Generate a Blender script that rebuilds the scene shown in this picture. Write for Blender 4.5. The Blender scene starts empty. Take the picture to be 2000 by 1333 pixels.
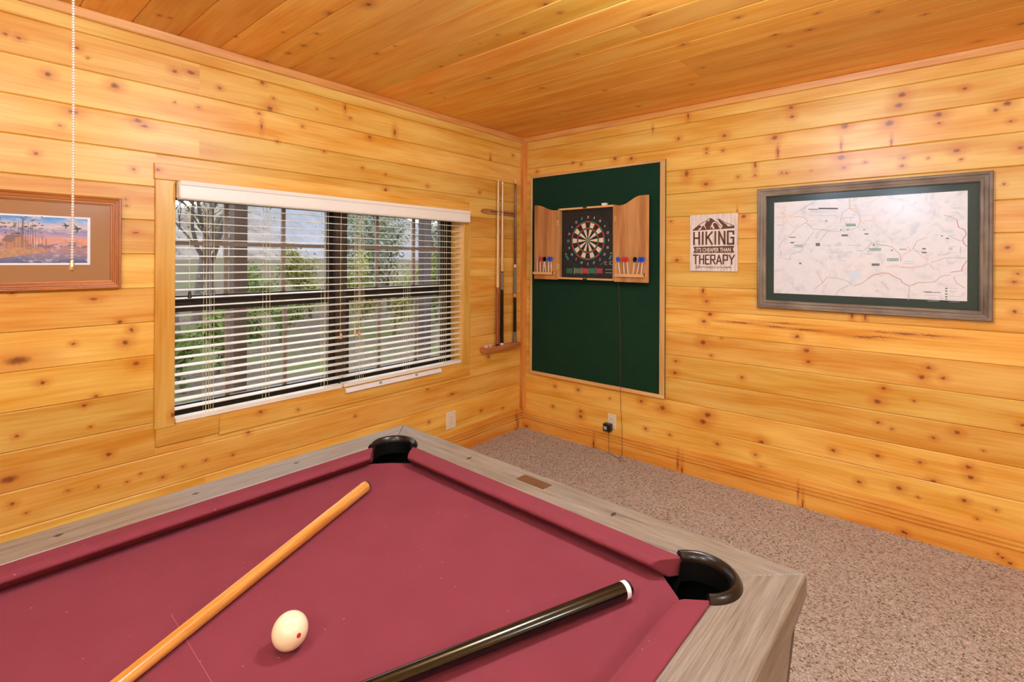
import bpy, bmesh, math, random
from mathutils import Matrix, Vector
PI = math.pi
S = bpy.context.scene
COL = S.collection

# ---------------------------------------------------------------- camera
F_PX, CY_PX = 976.9, 506.936
CAM = Vector((-3.2844, -2.6867, 1.4155))
YAW, ROLL = math.radians(49.49), math.radians(0.29)
FWD = Vector((math.sin(YAW), math.cos(YAW), 0.0))
_r = Vector((math.cos(YAW), -math.sin(YAW), 0.0)); _u = Vector((0, 0, 1.0))
RGT = _r * math.cos(ROLL) + _u * math.sin(ROLL)
UPV = _u * math.cos(ROLL) - _r * math.sin(ROLL)
cd = bpy.data.cameras.new('camera'); cam = bpy.data.objects.new('camera', cd); COL.objects.link(cam)
cd.sensor_fit = 'HORIZONTAL'; cd.sensor_width = 36.0
cd.lens = F_PX * 36.0 / 2000.0
cd.shift_y = -(666.5 - CY_PX) / 2000.0
cd.clip_start = 0.02; cd.clip_end = 400
cam.matrix_world = Matrix(((RGT.x, UPV.x, -FWD.x, CAM.x), (RGT.y, UPV.y, -FWD.y, CAM.y), (RGT.z, UPV.z, -FWD.z, CAM.z), (0, 0, 0, 1)))
S.camera = cam

# ---------------------------------------------------------------- world (overcast sky), exposure
W = bpy.data.worlds.new('world'); S.world = W; W.use_nodes = True
_b = W.node_tree.nodes['Background']; _b.inputs[0].default_value = (0.86, 0.92, 1.0, 1); _b.inputs[1].default_value = 3.2
S.view_settings.view_transform = 'Standard'; S.view_settings.look = 'None'
S.view_settings.gamma = 1.0; S.view_settings.use_curve_mapping = False
S.view_settings.exposure = 0.03
S.cycles.use_adaptive_sampling = True; S.cycles.adaptive_threshold = 0.05; S.cycles.use_light_tree = False
S.cycles.max_bounces = 5; S.cycles.diffuse_bounces = 4; S.cycles.glossy_bounces = 2; S.cycles.transparent_max_bounces = 24
S.cycles.sample_clamp_indirect = 6.0
LAMPS = [(-2.00, -2.20, 2.28, .11, 122.0, 'lit globe ceiling light over the end rail of the pool table'), (-4.40, -2.38, 2.12, .13, 66.0, 'lit globe ceiling light over the far end of the pool table'),
         (-2.20, -3.95, 2.12, .13, 42.0, 'added fill light globe in the rear corner nearest the map wall'), (-4.40, -3.95, 2.12, .13, 80.0, 'added fill light globe in the rear corner farthest from the map wall'),  # rear globes on this line are added as soft frontal fill
         (-3.22, -1.74, 2.27, .13, 36.0, 'lit globe ceiling light with a pull chain over the middle of the pool table')]
LAMP_COL = (0.76, 1.0, 1.30)

# ---------------------------------------------------------------- measuring helpers: a sight line met with a wall of the room
def sight(px, py): return FWD + RGT * ((px - 1000) / F_PX) + UPV * (-(py - CY_PX) / F_PX)
def LP(px, py, w=0.0):                 # left wall frame (u = x, v = z), w metres out of the wall
    d = sight(px, py); t = (-w - CAM.y) / d.y; p = CAM + d * t; return (p.x, p.z)
def RP(px, py, w=0.0):                 # right wall frame (u = -y, v = z)
    d = sight(px, py); t = (-w - CAM.x) / d.x; p = CAM + d * t; return (-p.y, p.z)
def CP(px, py):                        # ceiling frame (u = -y, v = -x)
    d = sight(px, py); t = (2.44 - CAM.z) / d.z; p = CAM + d * t; return (-p.y, -p.x)
ML = Matrix(((1, 0, 0, 0), (0, 0, -1, 0), (0, 1, 0, 0), (0, 0, 0, 1)))            # left wall: u,v,w -> x, -w, v
MR = Matrix(((0, 0, -1, 0), (-1, 0, 0, 0), (0, 1, 0, 0), (0, 0, 0, 1)))           # right wall
MC = Matrix(((0, -1, 0, 0), (-1, 0, 0, 0), (0, 0, -1, 2.44), (0, 0, 0, 1)))       # ceiling

# ---------------------------------------------------------------- mesh builder
class MB:
    def __init__(s): s.v = []; s.f = []
    def add(s, vs, fs):
        o = len(s.v); s.v += [tuple(p) for p in vs]; s.f += [tuple(i + o for i in f) for f in fs]; return s
    def box(s, a, b):
        x0, y0, z0 = a; x1, y1, z1 = b
        return s.add([(x0,y0,z0),(x1,y0,z0),(x1,y1,z0),(x0,y1,z0),(x0,y0,z1),(x1,y0,z1),(x1,y1,z1),(x0,y1,z1)],
                     [(0,3,2,1),(4,5,6,7),(0,1,5,4),(1,2,6,5),(2,3,7,6),(3,0,4,7)])
    def prism(s, poly, z0, z1):        # poly in xy counter-clockwise, extruded along z
        n = len(poly)
        return s.add([(p[0],p[1],z0) for p in poly] + [(p[0],p[1],z1) for p in poly],
                     [tuple(range(n-1,-1,-1)), tuple(range(n,2*n))] + [(i,(i+1)%n,n+(i+1)%n,n+i) for i in range(n)])
    def extr(s, prof, u0, u1, sh0=None, sh1=None):   # profile of (v,w) along u; sh: per point shift of the ends
        n = len(prof); sh0 = sh0 or [0]*n; sh1 = sh1 or [0]*n
        return s.add([(u0+sh0[i],p[0],p[1]) for i,p in enumerate(prof)] + [(u1+sh1[i],p[0],p[1]) for i,p in enumerate(prof)],
                     [tuple(range(n-1,-1,-1)), tuple(range(n,2*n))] + [(i,(i+1)%n,n+(i+1)%n,n+i) for i in range(n)])
    def lathe(s, prof, n=24, c=(0,0,0), caps=True):  # prof of (r,z)
        vs = []; fs = []
        for r, z in prof:
            for k in range(n): a = 2*PI*k/n; vs.append((c[0]+r*math.cos(a), c[1]+r*math.sin(a), c[2]+z))
        for i in range(len(prof)-1):
            for k in range(n): k2 = (k+1)%n; fs.append((i*n+k, i*n+k2, (i+1)*n+k2, (i+1)*n+k))
        if caps: fs += [tuple(range(n-1,-1,-1)), tuple(range((len(prof)-1)*n, len(prof)*n))]
        return s.add(vs, fs)
    def tube(s, pts, r, n=6, caps=True):
        pts = [Vector(p) for p in pts]; m = len(pts)
        rs = r if isinstance(r, (list, tuple)) else [r]*m
        vs = []; fs = []; ref = None
        for i, p in enumerate(pts):
            d = (pts[min(i+1,m-1)] - pts[max(i-1,0)]).normalized()
            if ref is None: ref = d.cross(Vector((0,0,1)) if abs(d.z) < .9 else Vector((1,0,0))).normalized()
            ref = (ref - d*ref.dot(d)).normalized(); b = d.cross(ref)
            for k in range(n): a = 2*PI*k/n; vs.append(p + (ref*math.cos(a) + b*math.sin(a))*rs[i])
        for i in range(m-1):
            for k in range(n): k2 = (k+1)%n; fs.append((i*n+k, i*n+k2, (i+1)*n+k2, (i+1)*n+k))
        if caps: fs += [tuple(range(n-1,-1,-1)), tuple(range((m-1)*n, m*n))]
        return s.add(vs, fs)
    def ribbon(s, pts, wd, z0, z1=None):   # flat printed line in the xy plane
        for (x0,y0),(x1,y1) in zip(pts, pts[1:]):
            dx, dy = x1-x0, y1-y0; l = math.hypot(dx,dy) or 1e-9; nx, ny = -dy/l*wd/2, dx/l*wd/2; ex, ey = dx/l*wd*.35, dy/l*wd*.35
            s.add([(x0-nx-ex,y0-ny-ey,z0),(x1-nx+ex,y1-ny+ey,z0),(x1+nx+ex,y1+ny+ey,z0),(x0+nx-ex,y0+ny-ey,z0)], [(0,1,2,3)])
        return s
    def flat(s, poly, z): return s.add([(p[0],p[1],z) for p in poly], [tuple(range(len(poly)))])
    def text(s, txt, box, z, bold=0.0, shear=0.0):   # lettering fitted into box (x0,y0,x1,y1)
        c = bpy.data.curves.new('t', 'FONT'); c.body = txt; c.fill_mode = 'FRONT'; c.offset = bold; c.shear = shear; c.resolution_u = 3
        o = bpy.data.objects.new('t', c); COL.objects.link(o); dg = bpy.context.evaluated_depsgraph_get()
        me = bpy.data.meshes.new_from_object(o.evaluated_get(dg))
        xs = [v.co.x for v in me.vertices]; ys = [v.co.y for v in me.vertices]
        x0,y0,x1,y1 = box; sx = (x1-x0)/max(max(xs)-min(xs),1e-6); sy = (y1-y0)/max(max(ys)-min(ys),1e-6)
        s.add([(x0+(v.co.x-min(xs))*sx, y0+(v.co.y-min(ys))*sy, z) for v in me.vertices], [tuple(p.vertices) for p in me.polygons])
        bpy.data.objects.remove(o); bpy.data.curves.remove(c); bpy.data.meshes.remove(me); return s
    def mesh(s, name, smooth=False):
        me = bpy.data.meshes.new(name); me.from_pydata(s.v, [], s.f); me.update()
        if smooth is not False:
            me.shade_smooth()
            try: me.set_sharp_from_angle(angle=math.radians(smooth if smooth is not True else 40))
            except Exception: pass
        return me
    def build(s, name, mat, parent=None, M=None, smooth=False, kind=None):
        return obj(name, s.mesh(name, smooth), mat, parent, M, kind)
def obj(name, me, mat=None, parent=None, M=None, kind=None):
    o = bpy.data.objects.new(name, me); COL.objects.link(o)
    if mat is not None and me is not None and not me.materials: me.materials.append(mat)
    if parent is not None: o.parent = parent
    if M is not None: o.matrix_basis = M
    if kind: o['kind'] = kind
    return o
def empty(name, M=None): 
    o = bpy.data.objects.new(name, None); COL.objects.link(o); o.empty_display_size = .05
    if M is not None: o.matrix_basis = M
    return o
def tag(o, label, cat, group=None):
    o['label'] = label; o['category'] = cat
    if group: o['group'] = group
    return o
def T(x, y, z): return Matrix.Translation((x, y, z))

# ---------------------------------------------------------------- materials
def srgb(r, g, b): 
    f = lambda c: (c/255/12.92 if c/255 <= .04045 else ((c/255+.055)/1.055)**2.4)
    return (f(r), f(g), f(b), 1.0)
class NT:
    def __init__(s, name):
        s.m = bpy.data.materials.new(name); s.m.use_nodes = True; s.t = s.m.node_tree; s.n = s.t.nodes; s.l = s.t.links
        s.p = s.n['Principled BSDF']
    def new(s, ty, **kw):
        x = s.n.new(ty)
        for k, v in kw.items(): setattr(x, k, v)
        return x
    def set(s, x, i, v):
        if hasattr(v, 'is_output'): s.l.new(v, x.inputs[i])
        else: x.inputs[i].default_value = v
    def math(s, op, a, b=None, c=None, clamp=False):
        x = s.new('ShaderNodeMath', operation=op); x.use_clamp = clamp
        for i, v in enumerate((a, b, c)):
            if v is not None: s.set(x, i, v)
        return x.outputs[0]
    def vm(s, op, a, b=None):
        x = s.new('ShaderNodeVectorMath', operation=op); s.set(x, 0, a)
        if b is not None: s.set(x, 1, b)
        return x.outputs['Value'] if op in ('LENGTH', 'DISTANCE', 'DOT_PRODUCT') else x.outputs[0]
    def mix(s, f, a, b, blend='MIX'):
        x = s.new('ShaderNodeMix', data_type='RGBA', blend_type=blend); s.set(x, 0, f); s.set(x, 6, a); s.set(x, 7, b); return x.outputs[2]
    def noise(s, vec, scale, detail=2.0, rough=.5, dist=0.0, out=0, dim='3D'):
        x = s.new('ShaderNodeTexNoise', noise_dimensions=dim); s.set(x, 'Vector', vec); x.inputs['Scale'].default_value = scale
        x.inputs['Detail'].default_value = detail; x.inputs['Roughness'].default_value = rough; x.inputs['Distortion'].default_value = dist
        return x.outputs[out]
    def ramp(s, f, stops, interp='LINEAR'):
        x = s.new('ShaderNodeValToRGB'); s.l.new(f, x.inputs[0]); e = x.color_ramp.elements; x.color_ramp.interpolation = interp
        while len(e) < len(stops): e.new(.5)
        for i, (p, c) in enumerate(stops): e[i].position = p; e[i].color = c if len(c) == 4 else (*c, 1)
        return x.outputs[0]
    def step(s, v, a, b):                   # smooth step falling/rising between a and b
        x = s.new('ShaderNodeMapRange', interpolation_type='SMOOTHSTEP'); s.set(x, 0, v); x.inputs[1].default_value = a; x.inputs[2].default_value = b; return x.outputs[0]
    def coord(s, out='Object'): return s.new('ShaderNodeTexCoord').outputs[out]
    def bump(s, h, strength=.3, dist=.001):
        x = s.new('ShaderNodeBump'); x.inputs['Strength'].default_value = strength; x.inputs['Distance'].default_value = dist; s.l.new(h, x.inputs['Height']); s.l.new(x.outputs[0], s.p.inputs['Normal'])
    def fin(s, col=None, rough=.5, metal=0, spec=None, coat=0, coat_r=.1):
        if col is not None: s.set(s.p, 'Base Color', col)
        s.set(s.p, 'Roughness', rough); s.p.inputs['Metallic'].default_value = metal
        if spec is not None: s.p.inputs['Specular IOR Level'].default_value = spec
        s.p.inputs['Coat Weight'].default_value = coat; s.p.inputs['Coat Roughness'].default_value = coat_r
        return s.m
def plain(name, c, rough=.5, metal=0, spec=None, coat=0, var=.06, scale=40, bump=0):
    n = NT(name); co = n.coord(); f = n.noise(co, scale, 1)
    k = n.math('MULTIPLY_ADD', f, var*2, 1-var)
    x = n.new('ShaderNodeVectorMath', operation='SCALE'); x.inputs[0].default_value = c[:3]; n.l.new(k, x.inputs['Scale'])
    if bump: n.bump(f, bump, .002)
    return n.fin(x.outputs[0], rough, metal, spec, coat)

def pine(name, c_lo, c_hi, knots=(), c_knot=None, c_halo=None, rough=.40, along='u', random_shift=True, contrast=1.0, coat=.18):
    """varnished knotty pine; grain along local x (or y); knots = [(u, v, ru, rv)] in local metres"""
    n = NT(name); co = n.coord()
    sep = n.new('ShaderNodeSeparateXYZ'); n.l.new(co, sep.inputs[0])
    rnd = n.new('ShaderNodeObjectInfo').outputs['Random']
    cmb = n.new('ShaderNodeCombineXYZ')
    a, b = (sep.outputs[0], sep.outputs[1]) if along == 'u' else (sep.outputs[1], sep.outputs[0])
    n.l.new(a, cmb.inputs[0]); n.l.new(b, cmb.inputs[1]); n.l.new(sep.outputs[2], cmb.inputs[2])
    off = n.new('ShaderNodeCombineXYZ'); n.l.new(n.math('MULTIPLY', rnd, 61.7), off.inputs[0]); n.l.new(n.math('MULTIPLY', rnd, 17.3), off.inputs[1]); n.l.new(n.math('MULTIPLY', rnd, 9.1), off.inputs[2])
    sv = n.vm('ADD', cmb.outputs[0], off.outputs[0]) if random_shift else cmb.outputs[0]
    warpn = n.noise(n.vm('MULTIPLY', sv, (1.6, 6, 6)), 1.0, 1, dim='2D')
    D = None
    if knots:
        wob = n.noise(n.vm('MULTIPLY', cmb.outputs[0], (70, 70, 70)), 1.0, 0, out=1, dim='2D')
        kc = n.vm('ADD', cmb.outputs[0], n.vm('MULTIPLY', n.vm('SUBTRACT', wob, (.5,.5,.5)), (.007, .006, 0)))
        for (ku, kv, ru, rv) in knots:
            d = n.vm('LENGTH', n.vm('MULTIPLY', n.vm('SUBTRACT', kc, (ku, kv, 0)), (1/ru, 1/rv, 0)))
            D = d if D is None else n.math('MINIMUM', D, d)
    # annual-ring bands bend around the knots
    vv = n.math('MULTIPLY_ADD', warpn, .075, n.math('MULTIPLY', a, .012))
    s2 = n.new('ShaderNodeSeparateXYZ'); n.l.new(sv, s2.inputs[0])
    vv = n.math('ADD', vv, s2.outputs[1])
    if D is not None: vv = n.math('ADD', vv, n.math('MULTIPLY', n.math('DIVIDE', .010, n.math('ADD', D, .7)), 1.0))
    bands = n.math('MULTIPLY_ADD', n.math('SINE', n.math('MULTIPLY', vv, 300.0)), .5, .5)
    fine = n.noise(n.vm('MULTIPLY', sv, (3, 170, 40)), 1.0, 1, .6, dim='2D')
    broad = n.noise(n.vm('MULTIPLY', sv, (1.6, 13, 5)), 1.0, 2, .6, dim='2D')
    f = n.math('ADD', n.math('MULTIPLY', broad, 1.05), n.math('ADD', n.math('MULTIPLY', bands, .07), n.math('MULTIPLY', fine, .22)))
    f = n.math('MULTIPLY_ADD', n.math('SUBTRACT', f, .67), 1.95*contrast, .5, True)
    col = n.mix(f, c_hi, c_lo)
    tone = n.math('MULTIPLY_ADD', n.math('FRACT', n.math('MULTIPLY', rnd, 37.7)), .26, .84)
    hs = n.new('ShaderNodeHueSaturation'); n.l.new(col, hs.inputs['Color']); n.l.new(tone, hs.inputs['Value'])
    n.l.new(n.math('MULTIPLY_ADD', n.math('FRACT', n.math('MULTIPLY', rnd, 91.3)),   .011, .4905), hs.inputs['Hue']); col = hs.outputs[0]
    if D is not None:
        halo = n.math('MULTIPLY', n.math('SUBTRACT', 1.0, n.step(D, .5, 4.2)), .55)
        core = n.math('SUBTRACT', 1.0, n.step(D, .25, 1.15))
        col = n.mix(halo, col, c_halo or srgb(206, 112, 34))
        col = n.mix(n.math('MULTIPLY', core, .86), col, c_knot or srgb(126, 58, 20))
    return n.fin(col, max(rough-.03, .2), 0, .5, 0, .30)

PINE_LO, PINE_HI = srgb(226, 157, 46), srgb(248, 203, 102)
CEIL_LO, CEIL_HI = srgb(234, 160, 50), srgb(249, 192, 88)
M_pine = pine('pine_board', PINE_LO, PINE_HI)
M_pine_v = pine('pine_board_upright', PINE_LO, PINE_HI, along='v')
M_pine_ceil = pine('pine_ceiling', CEIL_LO, CEIL_HI, contrast=1.35, rough=.42)
M_trim = pine('pine_trim', srgb(212, 136, 56), srgb(240, 180, 102))
M_base = pine('pine_baseboard', srgb(220, 142, 44), srgb(243, 186, 88), rough=.36)
M_corner = pine('pine_corner', srgb(212, 128, 44), srgb(240, 174, 84), along='v')
M_oak = pine('oak_cabinet', srgb(176, 118, 58), srgb(214, 160, 92), along='v', rough=.42, coat=.05, contrast=1.2)
M_oakstrip = pine('oak_strip', srgb(214, 160, 86), srgb(240, 196, 128), rough=.4, coat=.05)
M_oakstrip_v = pine('oak_strip_upright', srgb(214, 160, 86), srgb(240, 196, 128), rough=.4, coat=.05, along='v')
M_rack = pine('rack_wood', srgb(168, 96, 48), srgb(206, 138, 82), rough=.3)
def grey_wood(name, along):
    n = NT(name); co = n.coord(); k = (9, 300, 60) if along == 'u' else (300, 9, 60)
    k2 = (3, 60, 10) if along == 'u' else (60, 3, 10)
    f1 = n.noise(n.vm('MULTIPLY', co, k), 1, 3, .65); f2 = n.noise(n.vm('MULTIPLY', co, k2), 1, 2)
    f = n.math('ADD', n.math('MULTIPLY', f1, .65), n.math('MULTIPLY', f2, .45))
    c = n.ramp(f, [(.32, srgb(88, 76, 62)), (.5, srgb(126, 113, 98)), (.68, srgb(150, 138, 123))])
    return n.fin(c, .38, 0, .5)
M_rail_a = grey_wood('weathered_rail_long', 'u'); M_rail_b = grey_wood('weathered_rail_end', 'v')
def frame_wood(name, along):
    n = NT(name); co = n.coord(); k = (5, 130, 60) if along == 'u' else (130, 5, 60)
    f1 = n.noise(n.vm('MULTIPLY', co, k), 1, 4, .6); f2 = n.noise(co, 9, 2)
    c = n.ramp(n.math('MULTIPLY_ADD', f2, .5, n.math('MULTIPLY', f1, .5)), [(.3, srgb(92, 76, 62)), (.52, srgb(132, 116, 98)), (.72, srgb(160, 146, 126))])
    return n.fin(c, .5, 0, .3)
M_frame_u = frame_wood('driftwood_frame', 'u'); M_frame_v = frame_wood('driftwood_frame_upright', 'v')
M_pframe_u = pine('walnut_frame', srgb(166, 98, 36), srgb(206, 136, 62), rough=.35); M_pframe_v = pine('walnut_frame_upright', srgb(166, 98, 36), srgb(206, 136, 62), rough=.35, along='v')
def carpet():
    n = NT('carpet_pile'); co = n.coord()
    co2 = n.vm('ADD', co, n.vm('MULTIPLY', n.vm('SUBTRACT', n.noise(co, 160, 0, out=1, dim='2D'), (.5,.5,.5)), (.01,.01,0)))
    vo = n.new('ShaderNodeTexVoronoi', voronoi_dimensions='2D'); n.l.new(co2, vo.inputs['Vector']); vo.inputs['Scale'].default_value = 165
    sx = n.new('ShaderNodeSeparateColor'); n.l.new(vo.outputs['Color'], sx.inputs[0])
    c = n.ramp(sx.outputs[0], [(0, srgb(134, 112, 97)), (.12, srgb(190, 168, 150)), (.30, srgb(220, 203, 187)), (.6, srgb(234, 221, 208)), (.82, srgb(244, 233, 222)), (1, srgb(252, 246, 238))])
    big = n.noise(co, 5, 2, dim='2D'); c = n.mix(n.math('MULTIPLY', big, .22), c, srgb(176, 150, 132))
    h = n.math('MULTIPLY', vo.outputs['Distance'], -1.5)
    n.bump(h, .9, .006); return n.fin(c, .95, 0, .1)
M_carpet = carpet()
def felt(name, c, c2, speck=None):
    n = NT(name); co = n.coord(); a = n.noise(co, 7, 3, .6); b = n.noise(co, 420, 1)
    col = n.mix(n.math('MULTIPLY', a, .6), c, c2); col = n.mix(n.math('MULTIPLY', n.step(b, .5, .8), .25), col, c2)
    if speck is not None:
        v = n.new('ShaderNodeTexVoronoi'); n.l.new(co, v.inputs['Vector']); v.inputs['Scale'].default_value = 48
        sc = n.new('ShaderNodeSeparateColor'); n.l.new(v.outputs['Color'], sc.inputs[0])
        k = n.math('MULTIPLY', n.math('LESS_THAN', v.outputs['Distance'], n.math('MULTIPLY', sc.outputs[1], .085)), n.math('GREATER_THAN', sc.outputs[0], .62))
        col = n.mix(n.math('MULTIPLY', k, .45), col, speck)
    return n.fin(col, .95, 0, .12)
M_cloth = felt('burgundy_cloth', srgb(118, 49, 59), srgb(138, 66, 77), srgb(205, 130, 130))
M_green = felt('green_felt', srgb(22, 50, 34), srgb(33, 64, 44))
M_black = plain('black_plastic', srgb(14, 12, 12), .22, coat=.3)
M_liner = plain('pocket_liner', srgb(4, 4, 4), .7, spec=.15)
M_iron = plain('pocket_rim', srgb(18, 12, 10), .3, coat=.1)
M_white = plain('white_plastic', srgb(240, 234, 222), .35)
M_cream = plain('cream_blind', srgb(250, 242, 224), .4, var=.03, scale=8)
M_cord = plain('blind_cord', srgb(232, 220, 178), .8)
M_plate = plain('outlet_plate', srgb(240, 226, 196), .35)
M_slot = plain('outlet_slot', srgb(70, 56, 44), .6)
M_bronze = plain('dark_window_frame', srgb(30, 26, 25), .35)
M_brownmull = plain('brown_mullion', srgb(72, 54, 47), .5)
M_muntin = plain('muntin_bar', srgb(140, 122, 110), .5)
M_chrome = plain('chrome', srgb(225, 222, 215), .18, metal=1)
M_brass = plain('hinge_brass', srgb(212, 180, 120), .3, metal=1)
M_plaque = plain('bronze_plaque', srgb(108, 74, 48), .4, metal=.2, var=.15, scale=60)
M_dia = plain('dark_inlay', srgb(62, 54, 46), .4)
M_ball = plain('ivory_ball', srgb(250, 232, 190), .12, coat=.5, var=.02)
M_red = plain('red_print', srgb(190, 44, 52), .4)
M_mat_tan = plain('tan_mat', srgb(176, 126, 78), .9, var=.04, scale=300)
M_mat_green = plain('green_mat', srgb(50, 66, 58), .85, var=.04, scale=300)
M_paper = plain('white_border', srgb(246, 242, 238), .7)
def glass(name, rough=.03, k=1.0):
    n = NT(name); n.n.remove(n.p); tr = n.new('ShaderNodeBsdfTransparent'); gl = n.new('ShaderNodeBsdfGlossy'); gl.inputs['Roughness'].default_value = rough
    fr = n.new('ShaderNodeFresnel'); fr.inputs[0].default_value = 1.45; mx = n.new('ShaderNodeMixShader')
    n.l.new(n.math('MULTIPLY', fr.outputs[0], k), mx.inputs[0]); n.l.new(tr.outputs[0], mx.inputs[1]); n.l.new(gl.outputs[0], mx.inputs[2])
    n.l.new(mx.outputs[0], n.n['Material Output'].inputs[0]); return n.m
M_glass = glass('window_glass', .02, .6); M_pglass = glass('picture_glass', .18, .30)
def emit(name, c, st):
    n = NT(name); n.p.inputs['Base Color'].default_value = (.9,.9,.88,1); n.p.inputs['Emission Color'].default_value = (*c, 1); n.p.inputs['Emission Strength'].default_value = st; return n.m

# ================================================================ THE ROOM
XW, YS, H = -5.3, -4.7, 2.44           # west wall x, south wall y, ceiling height
KL = [  # knots on the left wall: pixel x, y, radius (and stretch)
 (10,66,4),(37,74,5),(150,94,5),(171,113,2.5),(341,139,6),(373,142,5,1.8),(93,145,7),(224,168,8),(341,200,2.5),(388,210,3),(143,219,6,1.6),(269,236,6,1.4),(282,247,5,1.8),(117,245,4),(70,300,5),
 (429,172,4),(513,162,5),(534,192,3),(527,212,8),(506,222,4),(511,247,5,.5),(591,247,3),(619,213,2),(674,210,5,.5),(684,231,3),(542,277,3),(633,296,3),(261,331,4),(245,390,3),(247,402,3),(264,455,4,1.8),
 (182,584,5,1.7),(24,574,3),(234,629,5),(143,672,4),(245,670,7),(257,645,6,.8),(35,705,13,1.8),(266,711,7),(83,748,6),(164,792,5),(187,775,4),(177,834,3),(33,853,5),(212,888,6),(485,846,4),(17,937,11,1.6),(24,985,5),
 (132,959,3),(191,952,2.5),(248,942,3),(275,926,2.5),(318,933,4),(357,912,3),(51,1003,3),(402,899,3),(455,889,3),(722,268,5),(771,259,6,.6),(753,341,2.5),(708,328,3),(753,371,5),(835,364,3),(937,376,3),(958,311,4,.5),(1002,304,3),
 (835,761,3),(954,698,4),(883,770,3,1.8),(694,813,3),(838,825,3),(982,797,3),(940,803,3)]
KR = [(1275,252,3,.5),(1325,271,4),(1119,318,3),(1135,321,3),(1201,310,5),(1233,310,5),(1049,335,3),(1341,339,8,.7),(1344,227,5,.5),(1415,265,5),(1380,291,3),(1380,299,3),(1412,294,3),(1513,269,7),(1519,297,6,.35),(1475,322,6,.5),
 (1379,360,6),(1441,346,3),(1475,343,3),(1527,338,3),(1536,338,3),(1584,334,2),(1452,423,6),(1440,413,3,.4),(1545,210,5),(1547,228,5),(1650,247,8),(1643,284,5,.35),(1643,308,8),(1648,328,4),(1762,185,8),(1755,206,8),(1737,241,9),(1741,278,5,.35),
 (1832,224,8),(1834,241,4),(1884,173,5),(1968,202,8),(1945,215,5),(1975,237,4),(1869,294,7),(1877,311,3),(1993,289,6),(1765,309,4),(1762,324,4),(1813,309,2.5),(1690,317,3),(1961,360,3),(1322,509,5),(1373,568,5,.6),(1380,589,4),
 (1387,614,6),(1375,628,5),(1373,669,7),(1409,661,2),(1389,695,3),(1557,658,5),(1575,685,7),(1579,707,5),(1320,706,4),(1318,729,5),(1449,738,4),(1726,759,5),(1714,785,7),(1800,737,7),(1814,719,5),(1842,739,5),(1785,783,3),
 (1382,811,8),(1373,824,8),(1487,864,6),(1401,868,4),(1715,826,4),(1742,839,3),(1823,856,4),(1869,845,6),(1627,880,5),(1714,891,5),(1475,889,4),(1921,881,2.5),(1998,831,5),(1968,484,5),(1988,535,4),(1981,551,5),(1982,609,5),
 (1485,914,5),(1678,942,5),(1756,954,6),(1797,904,4),(1823,941,6),(1891,913,6),(1896,933,6),(1883,978,5),(1793,972,2.5),(1946,997,3),(1908,1014,3),(1084,755,3),(1129,762,4),(1191,779,2),(1252,784,5),(1294,797,7),(1080,794,3),
 (1134,804,4),(1134,814,5),(1072,815,4),(1308,850,3),(1261,838,3),(1310,433,3),(1664,618,5,.5),(1690,620,5,.5)]
KC = [(720,9,8),(736,105,5),(772,90,3),(900,108,3),(972,68,3),(1023,65,4),(937,85,2),(862,130,4),(954,153,5),(1094,25,4),(1066,9,7),(1269,30,7),(1128,106,3),(1058,172,4),(842,182,4),(869,191,3),(1182,177,4),(1334,87,6),(1247,208,5),
 (1091,224,3),(1442,34,5),(1513,68,6),(1582,58,5),(1596,26,4),(1715,23,5),(1806,28,4),(1911,82,7),(1995,47,8),(1543,91,4),(1373,132,4),(1351,165,4),(644,26,6),(619,66,4),(593,89,5),(563,104,5),(521,120,5),(553,63,3),(311,30,4),(332,35,3),(460,72,3),(649,114,4)]
def knots_uv(lst, fn, scale=1.0):
    out = []
    for k in lst:
        px, py, r = k[:3]; st = k[3] if len(k) > 3 else 1.0
        u, v = fn(px, py); v2 = fn(px, py + r)[1]; u2, v3 = fn(px, py - r)
        rv = max(abs(v2 - v3)/2, .004) if fn is not CP else r*.0022
        scale = .82; out.append((u, v, rv*1.15*max(st, .35)*scale, rv/ (st if st < 1 else 1)*scale*.9))
    return out
STREAKS = [((1415,629),(1471,632),2.2),((1500,630),(1559,634),1.6),((1492,637),(1540,641),2.4),((1535,640),(1615,650),2.2),((1664,658),(1713,660),2.4),((1690,655),(1740,662),1.4),((1737,648),(1800,657),2.6),((1790,655),(1853,657),1.8),((1700,646),(1750,652),1.2)]
def streak_uv():
    out = []
    for a, b, h in STREAKS:
        (u0, v0), (u1, v1) = RP(*a), RP(*b); out.append(((u0+u1)/2, (v0+v1)/2, abs(u1-u0)/2, h*.0021))
    return out
PROF_T = .014
def plank(parent, M, u0, u1, v0, v1, knots, mat, kargs, notch=None):
    h = v1 - v0; g = .0006
    prof = [(g, -PROF_T), (h-g, -PROF_T), (h-g, -.0035), (h-.0055, 0), (.004, 0), (g, -.003)]
    prof = prof[::-1]
    L = u1 - u0
    mb = MB().extr([(p[0]-h/2, p[1]) for p in prof], -L/2, L/2)
    uc, vc = (u0+u1)/2, (v0+v1)/2
    ks = [(k[0]-uc, k[1]-vc, k[2], k[3]) for k in knots if u0-.02 < k[0] < u1+.02 and v0-.004 < k[1] < v1+.004]
    m = pine('pine_knotty', **kargs, knots=ks) if ks else mat
    return mb.build('plank', m, parent, M @ T(uc, vc, 0))
def row_edges(first, pitch, hi): 
    e = [first]
    while e[-1] + pitch < hi - .03: e.append(e[-1] + pitch)
    return e + [hi]
KA = dict(c_lo=PINE_LO, c_hi=PINE_HI); KAC = dict(contrast=1.35, c_lo=CEIL_LO, c_hi=CEIL_HI, c_knot=srgb(104, 44, 12), c_halo=srgb(186, 96, 28), rough=.42)

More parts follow.
